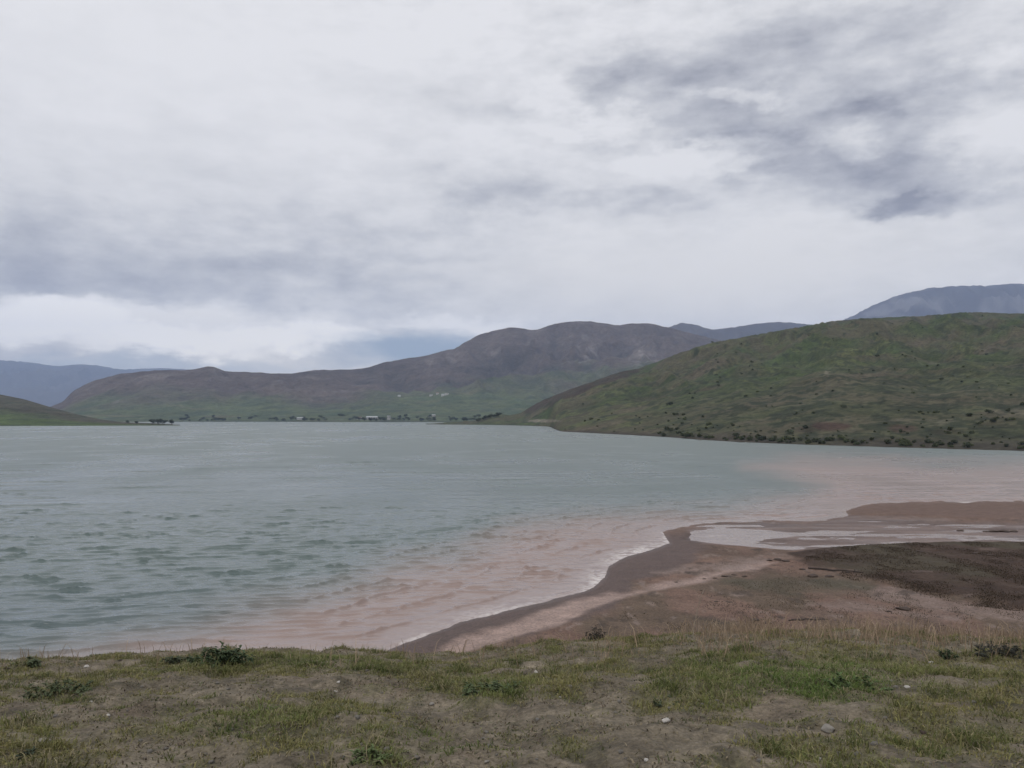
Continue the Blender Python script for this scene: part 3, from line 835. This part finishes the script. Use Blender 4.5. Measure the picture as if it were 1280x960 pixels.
def blades(X, Y, Z, hgt, wid, lean, seed):
    r = np.random.default_rng(seed); n = len(X)
    a = r.uniform(0, 6.283, n); b = r.uniform(0, 6.283, n)
    ln = lean * r.uniform(.2, 1.0, n)
    dx, dy = np.cos(a) * ln * hgt, np.sin(a) * ln * hgt
    wx, wy = np.cos(b) * wid * .5, np.sin(b) * wid * .5
    z0 = Z - .015
    p = np.zeros((n, 5, 3))
    p[:, 0] = np.stack([X - wx, Y - wy, z0], 1); p[:, 1] = np.stack([X + wx, Y + wy, z0], 1)
    mx, my, mz = X + dx * .4, Y + dy * .4, Z + hgt * np.clip(.68 - .13 * ln, .22, .6)
    p[:, 2] = np.stack([mx + wx * .8, my + wy * .8, mz], 1); p[:, 3] = np.stack([mx - wx * .8, my - wy * .8, mz], 1)
    p[:, 4] = np.stack([X + dx, Y + dy, Z + hgt * np.clip(1 - .35 * ln, .15, 1)], 1)
    base = np.arange(n)[:, None] * 5
    f = np.concatenate([base + np.array([0, 1, 2]), base + np.array([0, 2, 3]), base + np.array([3, 2, 4])], 0)
    return p.reshape(-1, 3), f


def grass_points(n, ymin, ymax, seed, half=0.86):
    r = np.random.default_rng(seed)
    Yv = np.sqrt(r.uniform(ymin ** 2, ymax ** 2, n)); Xv = r.uniform(-half, half, n) * Yv
    return Xv, Yv, r


M_grass, t, out = material('grass_blades')
cc = t.n('ShaderNodeAttribute', {'attribute_name': 'Col'}).outputs['Color']
pp = t.n('ShaderNodeBsdfPrincipled', Base_Color=cc, Roughness=.75); pp.inputs['Specular IOR Level'].default_value = .2
tr = t.n('ShaderNodeBsdfTranslucent', Color=cc)
t.set(out.inputs['Surface'], t.n('ShaderNodeMixShader', i0=.25, i1=pp, i2=tr))

# tufts: seeds with mask-driven density, each with its own handful of blades
Xt, Yt, r = grass_points(112000, 4.4, 18.0, 401)
Zt = ground_z(Xt, Yt)[0]
sx, sy = pix(Xt, Yt, Zt)
g = green_mask(Xt, Yt, sx, sy)
keep = r.random(len(Xt)) < np.clip((g - .08) * 1.1, 0.03, 1)
Xt, Yt, g, sx, sy = Xt[keep], Yt[keep], g[keep], sx[keep], sy[keep]
per = 6
tid = np.repeat(np.arange(len(Xt)), per)
sprd = .03 + .06 * r.random(len(Xt))
Xb = Xt[tid] + r.normal(size=len(tid)) * sprd[tid]; Yb = Yt[tid] + r.normal(size=len(tid)) * sprd[tid]
Zb = ground_z(Xb, Yb)[0]
lush = np.clip(fbm(Xt * .8, Yt * .8, 3, 403) + g - .35, 0, 1.2)
th_ = r.uniform(.5, 1.5, len(Xt)) * (1 + .8 * (r.random(len(Xt)) < .05))
clump = sstep(.05, .5, noise(Xt * 2.3, Yt * 1.9, 447) + .35 * noise(Xt * 5, Yt * 5, 449))
hg = (.020 + .055 * lush[tid] + .055 * (clump * np.clip(g, 0, .8))[tid]) * r.uniform(.5, 1.35, len(tid)) * th_[tid]
V, Fc = blades(Xb, Yb, Zb, hg, .006 + .009 * r.random(len(tid)) ** 2, 1.6 + 2.6 * sstep(.45, .15, g)[tid], 405)
hue = np.clip(.5 + .9 * fbm(Xt * .45, Yt * .45, 3, 407) + .28 * r.normal(size=len(Xt)), 0, 1)
bright = (blob(1010, 852, 130, 26)(sx, sy) + blob(1060, 862, 60, 20)(sx, sy) + .6 * blob(620, 862, 60, 16)(sx, sy) + .8 * blob(520, 935, 80, 20)(sx, sy) + .6 * blob(290, 905, 90, 24)(sx, sy) + .5 * blob(400, 828, 120, 9)(sx, sy))
bc = mix(c3(.212, .188, .078), c3(.118, .138, .045), np.clip(hue - .15 + .5 * clump, 0, 1)[:, None])
bc *= (1.12 - .38 * clump)[:, None]
bc = mix(bc, c3(.102, .156, .040), np.clip(bright, 0, 1)[:, None] * .8)
dry = r.random(len(Xt)) < .24
bc[dry] = mix(bc[dry], c3(.25, .21, .13), .75)
bc = mix(bc, c3(.155, .128, .088), (.75 * sstep(.45, .05, g))[:, None])
bc *= (1 - .40 * (r.random(len(Xt)) < .14) * (g > .4))[:, None]
bc = bc[tid] * r.uniform(.75, 1.25, (len(tid), 1))
o = mesh_np('grass', V, Fc, M_grass, {'Col': np.repeat(bc, 5, axis=0)}, smooth=False)
tag(o, 'short patchy green grass growing over the dirt of the near bank', 'grass', kind='stuff')

# dead stalks, leaf litter and low rosettes lying flat on the dirt
Xl, Yl, r = grass_points(90000, 4.4, 18.0, 441)
Zl = ground_z(Xl, Yl)[0]
kp = r.random(len(Xl)) < sstep(-.3, .35, fbm(Xl * 1.3, Yl * 1.3, 4, 443)) * .9
Xl, Yl, Zl = Xl[kp], Yl[kp], Zl[kp]; n = len(Xl)
V, Fc = blades(Xl, Yl, Zl + .012, r.uniform(.008, .026, n), .006 + .014 * r.random(n), 4.5, 445)
pick = r.random((n, 1)); bc = np.where(pick < .30, c3(.105, .082, .060), np.where(pick < .72, c3(.21, .175, .12), c3(.085, .092, .045))) * r.uniform(.6, 1.3, (n, 1))
o = mesh_np('plant_litter', V, Fc, M_grass, {'Col': np.repeat(bc, 5, axis=0)}, smooth=False)
tag(o, 'dead stalks and low flat leaves littering the dirt of the near bank', 'litter', kind='stuff')

# tall dry grass along the brow at the right and thin on the flats behind it
Xd, Yd, r = grass_points(150000, 12.0, 34.0, 411)
Zd = ground_z(Xd, Yd)[0]
sx, sy = pix(Xd, Yd, Zd)
den = 1.0 * np.exp(-((sy - 792) / 12) ** 2) * sstep(780, 1000, sx) + .8 * np.exp(-((sy - 776) / 17) ** 2) * sstep(860, 1000, sx) + .22 * np.exp(-((sy - 812) / 14) ** 2) * sstep(640, 800, sx) + .10 * np.exp(-((sy - 826) / 8) ** 2)
den = den * sstep(-.35, .35, fbm(Xd * .7, Yd * .5, 3, 413))
kp = r.random(len(Xd)) < den * .85
Xd, Yd, Zd = Xd[kp], Yd[kp], Zd[kp]
n = len(Xd)
V, Fc = blades(Xd, Yd, Zd, r.uniform(.12, .60, n) ** 1.25, .008 + .008 * r.random(n), .8, 415)
bc = mix(c3(.36, .275, .19), c3(.22, .16, .11), r.random((n, 1))) * r.uniform(.7, 1.2, (n, 1))
o = mesh_np('dry_grass', V, Fc, M_grass, {'Col': np.repeat(bc, 5, axis=0)}, smooth=False)
tag(o, 'sparse tall straw coloured grass along the brow of the bank at the right', 'grass', kind='stuff')

# low brown growth over the dark part of the flats
r = np.random.default_rng(421)
bx = r.uniform(960, 1500, 190000); by = 681 + 100 * r.random(190000) ** 1.2
Xd, Yd = flat(bx, by, .25)
ins = sdpoly(bx, by, BROWN) + 8 * noise(Xd * .3, Yd * .3, 423)
kp = (ins > 2) & (r.random(len(bx)) < sstep(-.25, .45, fbm(Xd * .35, Yd * .22, 4, 425)))
Xd, Yd = Xd[kp], Yd[kp]; n = len(Xd); Zd = ground_z(Xd, Yd)[0]
V, Fc = blades(Xd, Yd, Zd, r.uniform(.03, .13, n), .02 + .03 * r.random(n), 2.2, 427)
bc = mix(c3(.044, .029, .020), c3(.066, .050, .033), r.random((n, 1))) * r.uniform(.6, 1.25, (n, 1))
o = mesh_np('withered_weeds', V, Fc, M_grass, {'Col': np.repeat(bc, 5, axis=0)}, smooth=False)
tag(o, 'low withered brown weeds covering the dark part of the mud flats', 'weeds', kind='stuff')


# olive and brown scraps of growth over the bare mud before it
r = np.random.default_rng(431)
bx = r.uniform(640, 1400, 60000); by = r.uniform(704, 802, 60000)
Xd, Yd = flat(bx, by, .25)
q = fbm(Xd * .30, Yd * .16, 4, 433) + .25 * (sdpoly(bx, by, DARKGRASS) > 0) - .9 * (sdpoly(bx, by, CHANNEL) > -6) - .9 * (sdpoly(bx, by, LAND) < 50)
kp = (q > .10) & (sdpoly(bx, by, BROWN) < 0) & (r.random(len(bx)) < .6)
Xd, Yd = Xd[kp], Yd[kp]; n = len(Xd); Zd = ground_z(Xd, Yd)[0]
V, Fc = blades(Xd, Yd, Zd, r.uniform(.02, .12, n), .015 + .025 * r.random(n), 1.6, 437)
bc = mix(c3(.070, .062, .036), c3(.095, .068, .050), r.random((n, 1))) * r.uniform(.6, 1.25, (n, 1))
o = mesh_np('mud_grass', V, Fc, M_grass, {'Col': np.repeat(bc, 5, axis=0)}, smooth=False)
tag(o, 'sparse low olive growth on the bare mud between the bank and the weedy flat', 'grass', kind='stuff')


# ---- leafy plants one can point to
def leafy(name, w, h, nleaf, leaf, col, P, label, seed, cat='plant', group=None):
    root = link(bpy.data.objects.new(name, None)); root.location = P
    r = np.random.default_rng(seed)
    V = []; Fc = []; SV = []; SF = []
    ns_ = max(8, nleaf // 22)
    for s_ in range(ns_):
        a = r.uniform(0, 6.283); ro = r.random() ** .6 * w * .32
        b = np.array([ro * math.cos(a), ro * .7 * math.sin(a), -.02])
        tip = b + np.array([math.cos(a) * w * .22 * r.random(), math.sin(a) * w * .16 * r.random(), h * r.uniform(.45, 1.0) * (1 - .55 * (ro / (w * .32)) ** 2)])
        k = len(SV) * 1
        wv = .006
        SV += [tuple(b + (wv, 0, 0)), tuple(b - (wv, 0, 0)), tuple(tip - (wv * .4, 0, 0)), tuple(tip + (wv * .4, 0, 0)), tuple(b + (0, wv, 0)), tuple(b - (0, wv, 0)), tuple(tip - (0, wv * .4, 0)), tuple(tip + (0, wv * .4, 0))]
        SF += [(k, k + 1, k + 2, k + 3), (k + 4, k + 5, k + 6, k + 7)]
        for q in range(nleaf // ns_):
            f = r.random() ** .7
            p = b + (tip - b) * f
            aa = r.uniform(0, 6.283); el = r.uniform(-.35, .9)
            d = np.array([math.cos(aa) * math.cos(el), math.sin(aa) * math.cos(el), math.sin(el)])
            sd_ = np.cross(d, (0, 0, 1)); sd_ /= np.linalg.norm(sd_) + 1e-6
            L = leaf * r.uniform(.5, 1.3); W = L * .24
            up = np.cross(sd_, d)
            i0 = len(V)
            V += [p, p + d * L * .45 + sd_ * W + up * L * .06, p + d * L - np.array([0, 0, L * .25]), p + d * L * .45 - sd_ * W + up * L * .06]
            Fc.append((i0, i0 + 1, i0 + 2, i0 + 3))
    V = np.array(V); V[:, 2] = np.maximum(V[:, 2], .0)
    m = plain_mat(name + '_leaf', col, .7, .35, 9, spec=.3)
    mesh_np('foliage', V, np.array(Fc), m, smooth=False, parent=root)
    mesh_np('stem', np.array(SV), np.array(SF), M_trunk, smooth=False, parent=root)
    return tag(root, label, cat, group)


def put(x, y, dz=0): 
    p = on_ground(x, y); return (p[0], p[1], p[2] + dz)


P = put(272, 829); leafy('leafy_shrub', 1.15, .30, 900, .09, (.044, .066, .028), P, 'dark green leafy shrub on the brow of the bank against the water', 1, 'shrub')
P = put(222, 829); leafy('leafy_weed', .7, .14, 300, .07, (.050, .062, .032), P, 'lower grey green weed beside the dark shrub on the brow of the bank', 2)
P = put(36, 833); leafy('leafy_weed', .62, .18, 260, .09, (.058, .074, .034), P, 'dark weed tuft on the brow at the left end of the bank', 3)
P = put(72, 866); leafy('leafy_weed', 1.1, .15, 700, .055, (.062, .080, .036), P, 'wide low clump of weeds on the bank below the dark weed tuft at the left', 4)
P = put(1252, 818); leafy('leafy_shrub', 1.1, .20, 900, .05, (.034, .035, .027), P, 'nearly black twiggy bush on the brow of the bank at the right', 5, 'shrub')
P = put(458, 950); leafy('leafy_weed', .40, .11, 320, .045, (.085, .115, .042), P, 'bright green weed clump at the bottom of the bank left of the bare dirt', 6)
P = put(612, 866); leafy('leafy_weed', .8, .17, 380, .07, (.060, .082, .034), P, 'spreading green weed in the middle of the bank', 7)
P = put(1068, 862); leafy('leafy_weed', .8, .18, 420, .06, (.064, .100, .034), P, 'dark edged weed in the brightest green patch of the bank', 8)
P = put(838, 880); leafy('leafy_weed', .45, .10, 260, .045, (.055, .070, .034), P, 'dark weed at the upper edge of the bare dirt right of the middle', 9)
P = put(34, 946); leafy('leafy_weed', .18, .10, 90, .05, (.030, .040, .020), P, 'tiny dark weed in the bottom left corner of the bank', 10)
P = put(745, 801); leafy('leafy_weed', .55, .34, 340, .07, (.034, .030, .022), P, 'small dark round bush where the bank meets the mud flats', 11)
P = put(1181, 822); leafy('leafy_weed', .5, .16, 200, .06, (.034, .050, .022), P, 'small dark weed right of a white stone below the brow at the right', 12)

# tall dry stalk
def stalk(P, h, lean, label):
    root = link(bpy.data.objects.new('dry_stalk', None)); root.location = P
    m = plain_mat('straw', (.26, .22, .17), .85, .2, 12)
    def tube(pts, r0, r1, name, parent):
        V = []; Fq = []
        for i, p in enumerate(pts):
            rr = r0 + (r1 - r0) * i / (len(pts) - 1)
            for a in range(5): V.append((p[0] + rr * math.cos(1.2566 * a), p[1] + rr * math.sin(1.2566 * a), p[2]))
        for i in range(len(pts) - 1):
            for a in range(5): Fq.append((i * 5 + a, i * 5 + (a + 1) % 5, i * 5 + 5 + (a + 1) % 5, i * 5 + 5 + a))
        return mesh_np(name, V, Fq, m, parent=parent)
    f = lambda t: (lean * t ** 1.6, 0, h * t)
    tube([f(t) for t in np.linspace(-.03, 1, 9)], .008, .003, 'stem', root)
    for k, tq in enumerate((.45, .6, .72, .84, .93)):
        b = f(tq); s = -1 if k % 2 else 1
        tube([b, (b[0] + s * .035, b[1] + .02, b[2] + .05), (b[0] + s * .06, b[1] + .03, b[2] + .12)], .004, .002, 'twig', root)
    return tag(root, label, 'dry stalk')


stalk(put(866, 801), .92, .2, 'tall thin dry stalk leaning over the brow of the bank before the mud flats')
stalk(put(1213, 800), .42, -.05, 'short dry stalk at the brow of the bank left of the black twiggy bush')


# ---- stones, clods
def rock_mesh(seed, sx_, sy_, sz_, rough):
    import bmesh
    bm = bmesh.new(); bmesh.ops.create_icosphere(bm, subdivisions=3, radius=1)
    V = np.array([v.co[:] for v in bm.verts]); Fq = np.array([[v.index for v in f.verts] for f in bm.faces]); bm.free()
    r = np.random.default_rng(seed)
    d = np.ones(len(V))
    for _ in range(9):                                          # a few flat facets
        nv = r.normal(size=3); nv /= np.linalg.norm(nv)
        q = V @ nv; lim = r.uniform(.55, .85)
        V = V - np.outer(np.maximum(q - lim, 0) * .85, nv)
    V = V * (1 + rough * fbm(V[:, 0] * 2 + seed, V[:, 1] * 2 + V[:, 2] * 1.7, 3, seed % 7))[:, None]
    return V * np.array([sx_, sy_, sz_]), Fq


M_pale = plain_mat('pale_stone', (.36, .34, .315), .9, .2, 6, bump=.02)
M_stone = plain_mat('grey_stone', (.20, .185, .165), .9, .25, 6, bump=.02)
M_clod = plain_mat('mud_clod', (.058, .042, .034), .9, .3, 6, bump=.03)
STN = [(108, 834, 8, M_pale, 'white stone on the brow of the bank near the left end'), (114, 878, 6, M_pale, 'white stone in the grass below the wide weed clump at the left'), (135, 895, 6, M_pale, 'pale stone in the bare dirt at the left of the bank'),
       (94, 935, 8, M_stone, 'grey flat stone low on the bank near the bottom left corner'), (54, 929, 17, M_stone, 'larger grey stone half sunk in grass at the bottom left'), (420, 865, 6, M_pale, 'white stone in the dirt right of the dark shrub, lower of two'),
       (423, 854, 5, M_pale, 'small white stone in the dirt right of the dark shrub, upper of two'), (670, 841, 7, M_pale, 'white stone high on the bank below the pale mud channel'), (539, 881, 8, M_stone, 'grey stone in the dirt left of the spreading green weed'),
       (569, 838, 6, M_stone, 'pale grey stone in grass near the brow below the dark mud bank'), (833, 903, 12, M_pale, 'long white stone in the bare dirt right of the middle'), (609, 953, 8, M_stone, 'grey stone at the bottom of the bank in the bare dirt'),
       (808, 951, 7, M_pale, 'small pale stone at the bottom of the bank right of the middle'), (1164, 829, 9, M_pale, 'white stone just below the brow left of the black twiggy bush'), (1134, 860, 8, M_pale, 'pale stone in the straw right of the brightest green patch'),
       (1115, 852, 6, M_stone, 'small grey stone at the right edge of the brightest green patch'), (1035, 914, 22, M_stone, 'large rounded grey stone in the dirt below the brightest green patch'), (1026, 950, 7, M_pale, 'small pale stone at the bottom of the bank below the large grey stone'),
       (1154, 918, 11, M_clod, 'dark brown clod on the dirt right of the large grey stone'), (700, 872, 5, M_stone, 'small grey stone in the dirt right of the spreading green weed'), (330, 925, 6, M_stone, 'small grey stone low in the grass left of the bright weed clump')]
for k, (x, y, sp, mt, lb) in enumerate(STN):
    p = on_ground(x, y); s_ = sp * p[1] / F * .5
    V, Fq = rock_mesh(500 + k, s_, s_ * random.uniform(.7, 1), s_ * random.uniform(.45, .7), .18)
    o = mesh_np('dirt_clod' if mt is M_clod else 'stone', V, Fq, mt, smooth=True)
    o.location = (p[0], p[1], p[2] + .12 * s_); o.rotation_euler = (0, 0, random.uniform(0, 6))
    tag(o, lb, 'clod' if mt is M_clod else 'stone', 'stones on the near bank')
# a litter of small stones that nothing tells apart
base_st = None
for k in range(90):
    x = random.uniform(-20, 1300); y = random.uniform(838, 958)
    p = on_ground(x, y); s_ = random.uniform(.012, .034)
    if base_st is None:
        V, Fq = rock_mesh(600, 1, .8, .6, .2); o = base_st = mesh_np('pebble', V, Fq, M_stone)
    else:
        o = link(base_st.copy())
    o.scale = (s_, s_, s_); o.location = (p[0], p[1], p[2] + .2 * s_); o.rotation_euler = (0, 0, random.uniform(0, 6.28))
    tag(o, 'tiny grey pebble scattered on the dirt of the near bank', 'pebble', 'pebbles on the near bank')
# dark clods on the mud
CLD = [(971, 700, 12), (962, 701, 8), (982, 702, 10), (1017, 721, 14), (1036, 721, 12), (906, 721, 9), (917, 719, 6), (931, 721, 7), (944, 776, 12), (960, 779, 10), (1129, 762, 18), (1201, 664, 9), (1232, 665, 9), (1243, 665, 14), (1255, 665, 14),
       (1268, 665, 10), (880, 724, 6), (894, 723, 6), (1003, 712, 8), (1060, 716, 7), (895, 752, 6), (1111, 765, 8), (1150, 690, 8), (1220, 692, 9), (1237, 694, 9), (700, 806, 8), (682, 805, 6), (630, 811, 6), (150, 826, 7), (10, 836, 8), (845, 728, 5)]
clod_pr = []
for k, (x, y, sp) in enumerate(CLD):
    p = on_ground(x, y); s_ = sp * p[1] / F * .5
    if len(clod_pr) < 4:
        V, Fq = rock_mesh(700 + k, 1, .8, .55, .35); o = mesh_np('mud_clod', V, Fq, M_clod); clod_pr.append(o)
    else:
        o = link(clod_pr[k % 4].copy())
    o.scale = (s_, s_, s_ * random.uniform(.35, .6)); o.location = (p[0], p[1], p[2] + .1 * s_); o.rotation_euler = (0, 0, random.uniform(-.5, .5))
    if 1195 < x < 1275 and y < 670: lb, gp = 'dark clod in the row standing in the shallow wet delta at the right', 'clods in the wet delta'
    elif y < 700: lb, gp = 'dark clod at the upper edge of the brown weedy flat', 'clods on the weedy flat'
    elif y < 770: lb, gp = 'dark clod on the bare mud in front of the brown weedy flat', 'clods on the bare mud'
    else: lb, gp = 'dark clod near the brow of the bank beside the mud', 'clods along the brow'
    tag(o, lb, 'mud clod', gp)
# a low drift of dead twigs along the weedy flat
M_twig = plain_mat('dead_twig', (.045, .035, .03), .9, .2, 10)
def branch(a, b, r0, label):
    p0, p1 = np.array(on_ground(*a)), np.array(on_ground(*b))
    n_ = 10; V = []; Fq = []
    rr = np.random.default_rng(int(a[0]))
    for i in range(n_):
        q = p0 + (p1 - p0) * i / (n_ - 1) + np.array([0, rr.normal() * .05, .03 + abs(rr.normal()) * .03]); w = r0 * (1 - .6 * i / n_)
        for k in range(6): V.append((q[0] , q[1] + w * math.cos(1.0472 * k), q[2] + w * math.sin(1.0472 * k)))
    for i in range(n_ - 1):
        for k in range(6): Fq.append((i * 6 + k, i * 6 + (k + 1) % 6, i * 6 + 6 + (k + 1) % 6, i * 6 + 6 + k))
    tag(mesh_np('dead_branch', V, Fq, M_twig), label, 'branch')
branch((1010, 711), (1080, 717), .09, 'dark dead branch lying along the left end of the brown weedy flat')
branch((985, 776), (1035, 775), .05, 'thin dark branch lying on the mud behind the straw grass')

# ================================================================== SKY, SUN, HAZE, CAMERA
SUN_EL, SUN_AZ = R(52), R(-140)
W = bpy.data.worlds.new('World'); S.world = W; W.use_nodes = True
t = NT(W.node_tree)
wo = t.n('ShaderNodeOutputWorld')
sky = t.n('ShaderNodeTexSky', {'sky_type': 'NISHITA', 'sun_disc': False, 'sun_elevation': SUN_EL, 'sun_rotation': SUN_AZ})
d = t.n('ShaderNodeTexCoord').outputs['Generated']
sep = t.n('ShaderNodeSeparateXYZ', i0=d)
dx, dy, dz = sep.outputs
az = t.m('ARCTAN2', dx, dy)
el = t.m('ARCSINE', dz)
base = t.n('ShaderNodeCombineXYZ', X=az, Y=el, Z=0.0).outputs[0]
# billows: warp the cloud coordinates, flattened towards the horizon as a cloud deck is
st = t.vm('MULTIPLY', base, (1.0, 2.6, 1.0))
w_a = t.n('ShaderNodeTexNoise', Vector=st, Scale=5.5, Detail=5.0, Roughness=.55).outputs['Color']
w_b = t.n('ShaderNodeTexNoise', Vector=st, Scale=22.0, Detail=4.0, Roughness=.6).outputs['Color']
wv = t.vm('ADD', t.vm('MULTIPLY', t.vm('SUBTRACT', w_a, (.5, .5, .5)), (.14, .075, 0)), t.vm('MULTIPLY', t.vm('SUBTRACT', w_b, (.5, .5, .5)), (.045, .018, 0)))
wp = t.vm('ADD', base, wv)

w_c = t.n('ShaderNodeTexNoise', Vector=t.vm('MULTIPLY', base, (1.0, 1.6, 1.0)), Scale=30.0, Detail=5.0, Roughness=.6).outputs['Color']
wq = t.vm('ADD', wp, t.vm('MULTIPLY', t.vm('SUBTRACT', w_c, (.5, .5, .5)), (.07, .035, 0)))


def azel(x, y):
    u, s_ = ray(x, y)
    a = math.atan(float(u)); return a, math.atan(float(s_) * math.cos(a))


def cloud(x, y, rx, ry, amp, hard=0.0, rot=0.0, vec=None):
    a, e = azel(x, y)
    v = t.vm('SUBTRACT', vec or wp, (a, e, 0))
    if rot: v = t.n('ShaderNodeVectorRotate', {'rotation_type': 'Z_AXIS'}, Vector=v, Angle=R(rot)).outputs[0]
    v = t.vm('MULTIPLY', v, (F / rx, F / ry, 0))
    L = t.vm('LENGTH', v, out=1)
    return t.maprange(L, 1.35, hard, 0.0, amp)


DARK = [(800, 108, 170, 46, .24), (930, 62, 240, 40, .15), (1010, 105, 260, 80, .22, 0, 6), (930, 168, 140, 34, .30, 0, 14), (1050, 200, 190, 50, .28, 0, 14), (1080, 128, 62, 18, .24, .3), (830, 110, 120, 22, .14, .2), (1000, 160, 330, 120, .10), (1085, 130, 60, 20, .22), (1210, 212, 140, 40, .24), (1130, 175, 120, 60, .14),
        (1225, 90, 130, 50, .16), (620, 246, 120, 24, .32), (820, 243, 90, 16, .26), (720, 265, 160, 22, .16), (120, 326, 380, 36, .26), (340, 330, 120, 16, .22), (40, 350, 210, 36, .24), (200, 290, 420, 60, .12), (280, 214, 100, 15, .14), (250, 158, 90, 18, .08),
        (540, 316, 110, 12, .15), (520, 215, 110, 14, .14), (350, 270, 330, 50, .10), (520, 118, 130, 28, .16, 0, 10), (640, 130, 120, 26, .12), (30, 425, 110, 40, .26), (230, 380, 470, 70, .16), (470, 430, 120, 34, .20), (560, 350, 150, 40, .06), (1090, 20, 220, 26, .12), (790, 15, 110, 18, .10), (1190, 20, 120, 30, .08),
        (440, 395, 160, 14, .05), (190, 380, 90, 12, .06)]
BRIGHT = [(100, 385, 120, 26, -.20), (345, 424, 110, 17, -.75, .55), (215, 430, 120, 17, -.65, .55), (90, 398, 105, 26, -.55, .55), (240, 400, 190, 22, -.3, .3), (560, 405, 110, 14, -.3, .3), (860, 194, 120, 18, -.40, .3), (680, 118, 55, 22, -.34, .3), (730, 155, 75, 14, -.34, .3), (1250, 165, 85, 45, -.34, .2), (1060, 172, 36, 16, -.30, .3), (930, 122, 60, 13, -.30, .3), (1225, 85, 40, 22, -.2),
          (300, 70, 420, 130, -.16), (560, 420, 150, 14, -.14), (640, 40, 240, 50, -.12), (900, 330, 330, 70, -.16), (1230, 80, 40, 24, -.14)]
dk = None
for b in DARK + BRIGHT:
    v = cloud(*b, **({'vec': wq} if b in BRIGHT else {})); dk = v if dk is None else t.m('ADD', dk, v)
n_a = t.noise(t.vm('MULTIPLY', t.vm('ADD', base, t.vm('MULTIPLY', wv, (.25, .25, 0))), (1.0, 2.1, 1.0)), 8.0, 8, .58, .0)
n_b = t.noise(t.vm('MULTIPLY', base, (1.0, 2.4, 1.0)), 21.0, 7, .6, .0)
tex = t.m('ADD', t.m('MULTIPLY', t.m('SUBTRACT', n_a, .5), 1.0), t.m('MULTIPLY', t.m('SUBTRACT', n_b, .5), .75))
calm_s = t.m('ADD', cloud(180, 70, 460, 190, .75, 0, 0, base), cloud(880, 345, 380, 75, .85, 0, 0, base), clamp=True)
tex = t.m('MULTIPLY', tex, t.m('SUBTRACT', 1.0, calm_s))
dk = t.m('ADD', dk, tex)
dk = t.m('ADD', dk, cloud(1128, 252, 74, 18, .40, .3, 0, wq)); dk = t.m('ADD', dk, cloud(1090, 256, 30, 15, .16, .4, 0, wq))
dk = t.m('ADD', dk, .15)
cum = None
for b in [(345, 424, 105, 17, .9, .55), (215, 430, 115, 17, .85, .55), (90, 400, 105, 26, .8, .55), (240, 402, 190, 22, .45, .3), (560, 407, 110, 12, .45, .3), (20, 385, 60, 14, .4, .3)]:
    v = cloud(*b, vec=wq); cum = v if cum is None else t.m('MAXIMUM', cum, v)
# higher up, out of the photograph, the deck is brightened to light the land
ccol = t.ramp(dk, [(0.0, (.775, .775, .785)), (.25, (.672, .675, .686)), (.5, (.516, .523, .546)), (.78, (.358, .364, .398)), (1.0, (.245, .248, .285))])
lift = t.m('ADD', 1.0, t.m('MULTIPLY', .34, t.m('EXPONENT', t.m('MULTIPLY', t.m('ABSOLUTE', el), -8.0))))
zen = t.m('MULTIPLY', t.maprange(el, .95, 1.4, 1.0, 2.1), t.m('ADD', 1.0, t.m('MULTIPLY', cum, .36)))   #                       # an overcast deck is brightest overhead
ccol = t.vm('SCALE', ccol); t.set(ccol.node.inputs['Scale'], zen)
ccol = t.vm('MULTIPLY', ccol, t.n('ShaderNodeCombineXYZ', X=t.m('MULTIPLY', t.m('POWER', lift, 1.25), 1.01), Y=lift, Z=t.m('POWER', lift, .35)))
warm = t.m('ADD', cloud(300, 418, 260, 34, .75), cloud(880, 340, 420, 70, .5), clamp=True)
ccol = t.mixc(warm, ccol, t.vm('MULTIPLY', ccol, (1.015, .995, .945)))
gap = t.m('ADD', cloud(540, 440, 135, 24, .95, .4), cloud(120, 456, 300, 11, .55, .2), clamp=True)
skyc = t.vm('MULTIPLY', t.n('ShaderNodeMix', {'data_type': 'RGBA'}, i0=.55, i6=sky.outputs[0], i7=(3.3, 4.2, 5.0, 1)).outputs[2], (1.0, 1.0, 1.0))
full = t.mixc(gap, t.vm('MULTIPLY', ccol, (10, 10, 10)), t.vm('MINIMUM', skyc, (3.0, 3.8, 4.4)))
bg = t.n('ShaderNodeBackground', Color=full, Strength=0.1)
t.set(wo.inputs['Surface'], bg)

sl = bpy.data.lights.new('sun', 'SUN'); sl.energy = 1.25; sl.angle = R(12); sl.color = (1, .96, .90)
so = link(bpy.data.objects.new('sun', sl))
so.rotation_euler = (R(90) - SUN_EL, 0, math.pi - SUN_AZ)      # light falls from behind and to the left, keeping glints off the water

hz = bpy.data.materials.new('haze_air'); hz.use_nodes = True
th = NT(hz.node_tree); ho = th.n('ShaderNodeOutputMaterial')
pv = th.n('ShaderNodeVolumePrincipled', Color=(.52, .67, 1.0, 1), Density=5.8e-5, Anisotropy=0.1)
th.set(ho.inputs['Volume'], pv)
v, f = box(-20500, 20500, -3500, 16600, -7, 1950)
haze = mesh_np('haze', v, f, hz, smooth=False)
tag(haze, 'thin bluish air haze over the lake and the mountains', 'haze', kind='stuff')

cd = bpy.data.cameras.new('camera'); cd.sensor_width = 36; cd.lens = 36 * F / 1280; cd.clip_start = .1; cd.clip_end = 60000
co = link(bpy.data.objects.new('camera', cd)); co.location = (0, 0, CAM_Z); co.rotation_euler = (R(90) + PITCH, 0, 0)
S.camera = co
S.view_settings.view_transform = 'Standard'; S.view_settings.look = 'None'; S.view_settings.gamma = 1; S.view_settings.exposure = 0.14
S.view_settings.use_curve_mapping = False
S.cycles.use_denoising = True
S.cycles.max_bounces = 6; S.cycles.volume_bounces = 1; S.cycles.diffuse_bounces = 3
S.cycles.use_adaptive_sampling = True
